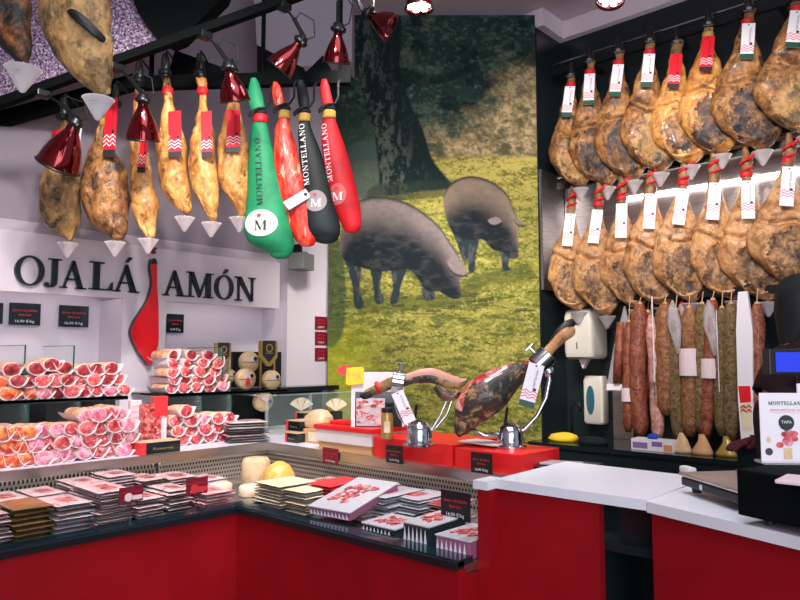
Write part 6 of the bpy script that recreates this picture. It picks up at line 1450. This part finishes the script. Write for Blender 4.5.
# ================================================================ SAUSAGES
XS2 = 4.46
def sausage(px0, y0, px1, y1, wpx, m_, lb, bend=0.0, film=False, label=None, x=XS2, tie=True, grp='dried sausages under the hams'):
    y0 -= 8; T = onX(px0, y0, x); B = onX(px1, y1, x); d = T.x and (T - CAM).dot(FH); r = wpx * 1.12 / 2 / FPX * d
    t = thing('dried_sausage', lb, 'sausage', T, -PI / 2, grp)
    dl = Rz(PI / 2).to_3x3() @ (B - T); n_ = 12; m = MB(); pts = []; rr = []
    for k in range(n_ + 1):
        u = k / n_; q = dl * u; q.x += bend * math.sin(PI * u); pts.append(q); rr.append(r * (0.35 + 0.65 * min(1, math.sin(PI * min(max(u, .012), .988)) * 3.2) ** 0.7) * (1 + 0.07 * math.sin(u * 23 + px0)))
    m.tube(pts, rr, n=16); m.ob('sausage_body', m_, t, True)
    if tie:
        m = MB(); m.tube([(0, 0.03, max(0.0, 1.86 - T.z)), (0, 0, 0.02), (0, 0, -0.02)], 0.003); m.lathe([(0.014, -0.01), (0.016, 0), (0.012, 0.014)], n=10); m.ob('string_tie', 'strap_red' if film else 'wood_box', t)
    if film:
        m = MB(); m.tube(pts, [q * 1.18 for q in rr], n=16); m.ob('clear_film', 'bag_film', t, True)
    if label:
        (v, hgt, lm) = label; q = dl * v; m = MB(); rl = r * 1.25
        nn_ = 9
        for k in range(nn_):
            a0, a1 = PI + PI * k / nn_, PI + PI * (k + 1) / nn_
            m.add([(q.x + rl * math.cos(a0), rl * math.sin(a0), q.z), (q.x + rl * math.cos(a1), rl * math.sin(a1), q.z), (q.x + rl * math.cos(a1), rl * math.sin(a1), q.z - hgt), (q.x + rl * math.cos(a0), rl * math.sin(a0), q.z - hgt)], [(0, 3, 2, 1)], 0 if k > 1 else 1)
        if bend: m.v = [v_ + Vector((bend * math.sin(PI * v), 0, 0)) for v_ in m.v]
        o = m.ob('paper_band', [lm, 'card_red'], t)
        mod = o.modifiers.new('thickness', 'SOLIDIFY'); mod.thickness = 0.001
    return t
SB, SR, SM_, SP = 'sausage_brown', 'sausage_red', 'sausage_mould', 'sausage_pink'
sausage(629, 330, 628, 432, 10, SR, 'slim red brown sausage behind the flat bagged one, first in the row', label=(0.6, 0.09, 'paper'))
sausage(640, 312, 641, 436, 15, SR, 'thick reddish sausage right of the flat bagged one', bend=-0.02)
sausage(651, 325, 658, 440, 12, SP, 'pale pink sausage beside the white strap', bend=0.01)
sausage(665, 312, 666, 415, 17, SB, 'thick light brown sausage, largest in the middle of the row')
sausage(676, 318, 679, 438, 13, SM_, 'brown sausage in a clear wrapper right of the thick one', film=False, bend=-0.015)
sausage(689, 316, 690, 436, 15, SB, 'brown sausage with a wide white paper band', label=(0.32, 0.17, 'paper'))
sausage(702, 312, 700, 432, 12, SM_, 'dark mouldy sausage next to the wide paper band')
sausage(713, 308, 705, 440, 13, SR, 'reddish brown sausage leaning left with white band', label=(0.42, 0.12, 'paper'))
sausage(722, 316, 722, 436, 12, SM_, 'slim green brown mouldy sausage near the white bag', bend=-0.01)
sausage(731, 312, 731, 440, 15, SM_, 'wide green brown mouldy sausage left of the white bag')
sausage(757, 312, 757, 430, 13, SR, 'red brown sausage between the white bag and the person')
sausage(648, 320, 650, 400, 7, SR, 'thin red sausage squeezed between thick red and pink ones', x=4.56)
sausage(682, 312, 684, 400, 9, SR, 'thin red sausage in clear film', film=True, x=4.54)
sausage(738, 316, 737, 436, 7, SR, 'thin red sausage close against the white bag', x=4.56)
# flat bagged sausage
def flatbag(pts, X, th, m_, lb, cat='sausage pack', extra=None):
    P = [onX(a, b, X) for a, b in pts]; T = P[0]; t = thing('sausage_pack', lb, cat, T, -PI / 2)
    Q = [((T.y - p.y), p.z - T.z) for p in P]; m = MB(); m.prism(Q, 0, th); m.ob('bag', m_, t)
    if extra: extra(t, T)
    return t
def exA(t, T):
    m = MB(); q0 = onX(620, 322, 4.46); q1 = onX(617, 383, 4.46); m.tube([(T.y - q0.y, 0.0, q0.z - T.z), ((T.y - q0.y + T.y - q1.y) / 2, 0, (q0.z + q1.z) / 2 - T.z), (T.y - q1.y, 0.0, q1.z - T.z)], [0.025, 0.034, 0.034], n=14); m.ob('sausage_body', SR, t, True)
    m = MB(); a = onX(606, 384, 4.45); b = onX(634, 391, 4.45); m.b2((T.y - a.y, -0.012, b.z - T.z), (T.y - b.y, 0.0, a.z - T.z)); m.ob('card_base', 'tag_white', t)
flatbag([(624, 306), (630, 330), (634, 384), (632, 391), (606, 391), (607, 384), (614, 345)], 4.47, 0.02, 'bag_film', 'flat red sausage in a clear bag with a white bottom card', extra=exA)
def exB(t, T):
    for k, (pts_, mm_) in enumerate(([((738, 386), (750, 386), (751, 402), (740, 403)), 'red_paint'], [((740, 404), (751, 403), (752, 430), (742, 431)), 'cheese_pale'])):
        Q = [onX(a, b, 4.395) for a, b in pts_]; m = MB(); m.prism([(T.y - p.y, p.z - T.z) for p in Q], -0.002, 0.0); m.ob('printed_panel', mm_, t)
    m = MB()
    for z0 in (405, 409):
        for q in range(4):
            a = onX(740.5 + q * 2.8, z0 + (0 if q % 2 else 3), 4.394); b = onX(743.3 + q * 2.8, z0 + (3 if q % 2 else 0), 4.394); m.tube([(T.y - a.y, -0.006, a.z - T.z), (T.y - b.y, -0.006, b.z - T.z)], 0.003, n=4)
    m.ob('zigzag', 'card_red', t)
flatbag([(738, 292), (747, 291), (750, 312), (752.5, 330), (753, 400), (754, 440), (741, 440), (738, 400), (736, 330), (737, 306)], 4.40, 0.03, 'tag_white', 'long white cloth bag with a red zigzag band, left of the person', extra=exB)
for (x0, x1, y0, y1, m_, lb) in ((651.5, 655.5, 296, 400, 'tag_white', 'narrow white strap with green end between sausages'), (716.5, 719, 310, 392, 'tag_white', 'thin white strap left of the mouldy sausages')):
    a = onX(x0, y0, 4.38); b = onX(x1, y1, 4.38); o = MB().b2((0, 0, 0), (0.003, a.y - b.y, a.z - b.z)).ob('hanging_strap', m_); o.location = (4.38, b.y, b.z); tag(o, lb, 'strap')
    if x0 < 700: MB().b2((-0.0012, 0, 0.0), (0, a.y - b.y, (a.z - b.z) * .17)).ob('green_end', 'tag_green', o)
# translucent bag necks under the lower hams
for k, (px, lb) in enumerate(((672, 'crumpled clear wrapper hanging left of the brown banded sausage'), (708, 'crumpled clear wrapper above the reddish leaning sausage'))):
    T = onX(px, 300, 4.40); m = MB(); m.loft([(0, 0, 0, 0.006, 0.006), (-0.06, 0, 0, 0.03, 0.02), (-0.16, 0.01, 0, 0.045, 0.025), (-0.24, 0.02, 0, 0.03, 0.012), (-0.34, 0.03, 0, 0.012, 0.006)], n=20, jit=0.01, seed=k, freq=18)
    o = m.ob('plastic_wrapper', 'bag_film', None, True); o.location = T; o.rotation_euler = (0, 0, -PI / 2); tag(o, lb, 'wrapper')
# small tied ends lying on the counter
for k, (px, mm_, lb) in enumerate(((684, 'cheese', 'pale netted sausage end resting on the black counter, left one'), (704, 'wood_box', 'brown netted sausage end resting on the black counter, middle one'), (728, 'gold', 'golden netted sausage end resting on the black counter, right one'))):
    q = onX(px, 444, 4.40); m = MB(); m.loft([(0, 0, 0, 0.065, 0.04), (0.02, 0, 0, 0.06, 0.038), (0.08, 0.01, 0, 0.03, 0.02), (0.12, 0, 0, 0.012, 0.01)], n=18, jit=0.010, seed=k + 3, freq=18); o = m.ob('sausage_end', mm_, None, True); o.location = (4.36, q.y, 0.863); o.rotation_euler = (0, 0, -PI / 2); tag(o, lb, 'sausage')
# ================================================================ PERSON
PF = CAM + FH * 2.78 + RT * 1.655; PF.z = 0
def pl(f, s, z): return (f, -s, z)        # local: x forward, y away from the viewer
person = thing('person', 'person in a dark maroon jacket and dark cap behind the counter, facing right', 'person', PF, ROT_D)
def skinned(name, joints, edges, m_, par, sub=2):
    me = bpy.data.meshes.new(name); ks = list(joints); me.from_pydata([joints[k][0] for k in ks], [(ks.index(a), ks.index(b)) for a, b in edges], [])
    me.materials.append(M[m_]); o = bpy.data.objects.new(name, me); COL.objects.link(o); o.parent = par
    md = o.modifiers.new('skin', 'SKIN'); md.use_smooth_shade = True; md.branch_smoothing = 0.6
    sv = me.skin_vertices[0].data
    for i, k in enumerate(ks):
        r = joints[k][1]; sv[i].radius = (r, r) if not isinstance(r, tuple) else r; sv[i].use_root = (i == 0)
    sb = o.modifiers.new('sub', 'SUBSURF'); sb.levels = sub; sb.render_levels = sub
    return o
J = {'pelvis': (pl(-0.06, 0, 0.95), (0.15, 0.12)), 'waist': (pl(-0.09, 0, 1.10), (0.14, 0.11)), 'chest': (pl(-0.12, 0, 1.30), (0.13, 0.10)), 'upper': (pl(-0.105, 0, 1.42), (0.08, 0.065)),
     'neck': (pl(-0.065, 0, 1.51), 0.055), 'neck2': (pl(-0.03, 0, 1.555), 0.055), 'jaw': (pl(0.015, 0, 1.605), (0.088, 0.098)), 'skull': (pl(0.004, 0, 1.665), (0.105, 0.122)), 'crown': (pl(-0.005, 0, 1.72), (0.09, 0.10)),
     'hipr': (pl(-0.06, 0.10, 0.88), 0.095), 'kneer': (pl(-0.03, 0.11, 0.48), 0.062), 'anklr': (pl(-0.06, 0.11, 0.09), 0.042), 'toer': (pl(0.12, 0.12, 0.035), 0.035),
     'hipl': (pl(-0.06, -0.10, 0.88), 0.095), 'kneel': (pl(-0.03, -0.11, 0.48), 0.062), 'ankll': (pl(-0.06, -0.11, 0.09), 0.042), 'toel': (pl(0.12, -0.12, 0.035), 0.035)}
E = [('pelvis', 'waist'), ('waist', 'chest'), ('chest', 'upper'), ('upper', 'neck'), ('neck', 'neck2'), ('neck2', 'jaw'), ('jaw', 'skull'), ('skull', 'crown'), ('pelvis', 'hipr'), ('hipr', 'kneer'), ('kneer', 'anklr'), ('anklr', 'toer'), ('pelvis', 'hipl'), ('hipl', 'kneel'), ('kneel', 'ankll'), ('ankll', 'toel')]
J.update({'shr': (pl(-0.11, 0.16, 1.40), 0.045), 'elr': (pl(-0.10, 0.25, 1.14), 0.046), 'wrr': (pl(0.13, 0.24, 1.10), 0.030), 'pmr': (pl(0.19, 0.23, 1.10), (0.036, 0.018)),
          'shl': (pl(-0.04, -0.16, 1.37), 0.045), 'ell': (pl(0.04, -0.30, 1.17), 0.046), 'wrl': (pl(-0.03, -0.36, 1.085), 0.028), 'pml': (pl(-0.085, -0.37, 1.065), (0.036, 0.018))})
E += [('upper', 'shr'), ('shr', 'elr'), ('elr', 'wrr'), ('wrr', 'pmr'), ('upper', 'shl'), ('shl', 'ell'), ('ell', 'wrl'), ('wrl', 'pml')]
def fingers(tag_, px, sx, s0, z0, sgn):
    for i, (ds, ln) in enumerate(((-0.030, 0.066), (-0.011, 0.076), (0.009, 0.072), (0.028, 0.058))):
        a, b, c = 'f%s%da' % (tag_, i), 'f%s%db' % (tag_, i), 'f%s%dc' % (tag_, i)
        J[a] = (pl(px + sx * 0.030, s0 + ds, z0 - 0.002), 0.010); J[b] = (pl(px + sx * (0.030 + ln * .5), s0 + ds * 1.1, z0 - 0.012), 0.009); J[c] = (pl(px + sx * (0.030 + ln * .85), s0 + ds * 1.1, z0 - 0.036), 0.0075)
        E.extend([('pm' + tag_, a), (a, b), (b, c)])
    J['t%sa' % tag_] = (pl(px + sx * 0.0, s0 + sgn * 0.042, z0 - 0.006), 0.012); J['t%sb' % tag_] = (pl(px + sx * 0.035, s0 + sgn * 0.058, z0 - 0.02), 0.009)
    E.extend([('wr' + tag_, 't%sa' % tag_), ('t%sa' % tag_, 't%sb' % tag_)])
fingers('r', 0.19, 1, 0.23, 1.10, -1); fingers('l', -0.085, -1, -0.37, 1.065, 1)
skinned('body', J, E, 'skin_person', person)
# face details
m = MB(); m.loft([(1.655, 0.098, 0, 0.010, 0.008), (1.635, 0.108, 0, 0.016, 0.013), (1.618, 0.112, 0, 0.019, 0.016), (1.608, 0.102, 0, 0.010, 0.012)], n=14); m.ob('nose', 'skin_person', person, True)
for s_ in (1, -1):
    m = MB(); m.lathe([(0.001, -0.010), (0.007, -0.007), (0.010, 0), (0.007, 0.007), (0.001, 0.010)], Matrix.Translation(pl(0.090, 0.032 * s_, 1.652)), n=14); e_ = m.ob('eye', 'tag_white', person, True)
    m = MB(); m.lathe([(0.001, -0.004), (0.006, 0), (0.001, 0.004)], Matrix.Translation(pl(0.0975, 0.033 * s_, 1.650)), n=10); m.ob('iris', 'black', e_, True)
    m = MB(); m.box(pl(0.096, 0.033 * s_, 1.672), (0.012, 0.034, 0.006), 0, None, 0.002); m.ob('eyebrow', 'hair', person)
    m = MB(); m.loft([(1.61, 0.0, -0.095 * s_, 0.010, 0.007), (1.63, -0.004, -0.100 * s_, 0.017, 0.009), (1.655, -0.008, -0.102 * s_, 0.021, 0.010), (1.672, -0.008, -0.098 * s_, 0.012, 0.007)], n=14); m.ob('ear', 'skin_person', person, True)
m = MB(); m.box(pl(0.088, 0, 1.588), (0.012, 0.044, 0.010), 0, None, 0.004); m.ob('mouth', 'glove', person)
# jacket over torso and sleeves
JK = {k: J[k] for k in ('pelvis', 'waist', 'chest', 'upper', 'shr', 'elr', 'shl', 'ell')}
JK = {k: (v[0], (tuple(q + 0.028 for q in v[1]) if isinstance(v[1], tuple) else v[1] + 0.034)) for k, v in JK.items()}
JK['pelvis'] = (pl(-0.06, 0, 0.90), (0.19, 0.16)); JK['chest'] = (pl(-0.125, 0, 1.27), (0.20, 0.165))
JK['cufr'] = (pl(0.10, 0.24, 1.105), 0.048); JK['cufl'] = (pl(-0.01, -0.345, 1.105), 0.048); JK['chest'] = (pl(-0.11, 0, 1.29), (0.21, 0.18)); JK['upper'] = (pl(-0.09, 0, 1.43), (0.18, 0.16)); JK['shr'] = (pl(-0.06, 0.18, 1.40), 0.115); JK['shl'] = (pl(-0.02, -0.17, 1.37), 0.105); JK['col'] = (pl(-0.07, 0, 1.54), 0.08)
skinned('jacket', JK, [('pelvis', 'waist'), ('waist', 'chest'), ('chest', 'upper'), ('upper', 'col'), ('upper', 'shr'), ('shr', 'elr'), ('elr', 'cufr'), ('upper', 'shl'), ('shl', 'ell'), ('ell', 'cufl')], 'jacket', person)
TR = {k: J[k] for k in ('pelvis', 'hipr', 'kneer', 'anklr', 'hipl', 'kneel', 'ankll')}; TR = {k: (v[0], (tuple(q + 0.02 for q in v[1]) if isinstance(v[1], tuple) else v[1] + 0.02)) for k, v in TR.items()}
skinned('trousers', TR, [('pelvis', 'hipr'), ('hipr', 'kneer'), ('kneer', 'anklr'), ('pelvis', 'hipl'), ('hipl', 'kneel'), ('kneel', 'ankll')], 'khaki', person)
# glove on the reaching hand
GLV = {k: J[k] for k in J if k in ('wrl', 'pml') or k.startswith('fl') or k.startswith('tl')}
GLV = {k: (v[0], (tuple(q + 0.004 for q in v[1]) if isinstance(v[1], tuple) else v[1] + 0.003)) for k, v in GLV.items()}
skinned('glove', GLV, [(a, b) for a, b in E if a in GLV and b in GLV], 'glove', person)
# hair and cap
m = MB(); m.loft([(1.745, -0.03, 0, 0.075, 0.085), (1.70, -0.042, 0, 0.082, 0.102), (1.65, -0.060, 0, 0.070, 0.100), (1.60, -0.068, 0, 0.056, 0.086), (1.55, -0.075, 0, 0.050, 0.07), (1.51, -0.09, 0, 0.035, 0.05), (1.47, -0.10, 0, 0.02, 0.03)], n=30, jit=0.008, seed=3, freq=30)
m.ob('hair', 'hair', person, True)
m = MB(); m.loft([(1.672, 0.0, 0, 0.114, 0.108), (1.70, -0.004, 0, 0.118, 0.113), (1.74, -0.010, 0, 0.108, 0.104), (1.77, -0.016, 0, 0.080, 0.078), (1.785, -0.02, 0, 0.04, 0.04), (1.79, -0.02, 0, 0.006, 0.006)], n=32, jit=0.003, freq=20)
pk_ = [(0.09 + 0.10 * math.cos(a), -0.07 * math.sin(a)) for a in [(-PI / 2 + PI * k / 12) for k in range(13)]]
slab(m, [(0.05, 0.07)] + [(x, y) for x, y in pk_] + [(0.05, -0.07)], 1.674, 1.682)
m.ob('cap', 'cap', person, 'auto')
# ================================================================ LIGHT
def area(name, loc, target, size, power, col=(1, 1, 1), sy=None):
    l = bpy.data.lights.new(name, 'AREA'); l.energy = power; l.color = col; l.size = size
    if sy: l.shape = 'RECTANGLE'; l.size_y = sy
    o = bpy.data.objects.new(name, l); COL.objects.link(o); o.location = loc
    o.rotation_euler = (Vector(target) - Vector(loc)).to_track_quat('-Z', 'Y').to_euler()
    return o
def spot(name, loc, target, power, ang=60, col=(1, 1, 1), r=0.04, blend=0.7):
    l = bpy.data.lights.new(name, 'SPOT'); l.energy = power; l.color = col; l.spot_size = math.radians(ang); l.spot_blend = blend; l.shadow_soft_size = r
    o = bpy.data.objects.new(name, l); COL.objects.link(o); o.location = loc
    o.rotation_euler = (Vector(target) - Vector(loc)).to_track_quat('-Z', 'Y').to_euler()
    return o
W_ = (1.0, 0.90, 0.84)
area('ceiling_light', (1.0, 0.6, 3.9), (1.6, 1.6, 0), 2.4, 60, (0.95, 0.93, 1.0))
area('front_fill_light', (-1.2, -2.0, 2.0), (3.0, 2.6, 1.6), 3.0, 120, (0.92, 0.93, 1.0), 2.2)  # large fill light added behind the camera to lift the drip cups
for i, (px, d_, pw) in enumerate(((560, 2.9, 24), (640, 2.6, 24), (740, 2.3, 22))):
    p = onD(px, HZ, d_); p.z = 3.5
    spot('spot_light', p, onX(px + 20, 210, 4.5), pw * 4, 70, W_, 0.06)
for (px, tx, ty, d_, pw) in ((60, 70, 190, 2.7, 30), (150, 170, 170, 2.7, 30), (240, 270, 180, 2.7, 40)):
    p = onD(px, HZ, d_ - 0.7); p.z = 3.2
    spot('spot_light', p, onD(tx, ty, 3.45), pw * 2.4, 60, W_, 0.06)
for (px, tx, ty, pw) in ((40, 40, 430, 60), (120, 110, 430, 60), (200, 210, 430, 60), (330, 340, 470, 60)):
    p = onD(px, HZ, 2.2); p.z = 3.4
    spot('spot_light', p, onD(tx, ty, 3.2), pw * 1.5, 55, (1, 0.92, 0.92), 0.06)
for px, q in ((370, (400, 330)), (440, (440, 380)), (500, (490, 200))):
    spot('spot_light', onD(px, -20, 3.1), onD(*q, 5.1), 185, 65, (1.0, 0.93, 0.82), 0.08)
spot('spot_light', onD(430, -20, 3.0), onD(430, 440, 3.2), 110, 60, (1.0, 0.95, 0.92), 0.06)
spot('spot_light', onD(600, 0, 2.2), onD(600, 490, 2.2), 40, 60, (0.92, 0.95, 1), 0.06)
w = bpy.data.worlds.new('world'); sc.world = w; w.use_nodes = True
w.node_tree.nodes['Background'].inputs[0].default_value = (0.50, 0.55, 0.68, 1); w.node_tree.nodes['Background'].inputs[1].default_value = 0.65
sc.view_settings.view_transform = 'Standard'; sc.view_settings.look = 'None'; sc.view_settings.gamma = 1.0; sc.view_settings.exposure = 0.0
sc.view_settings.use_curve_mapping = False
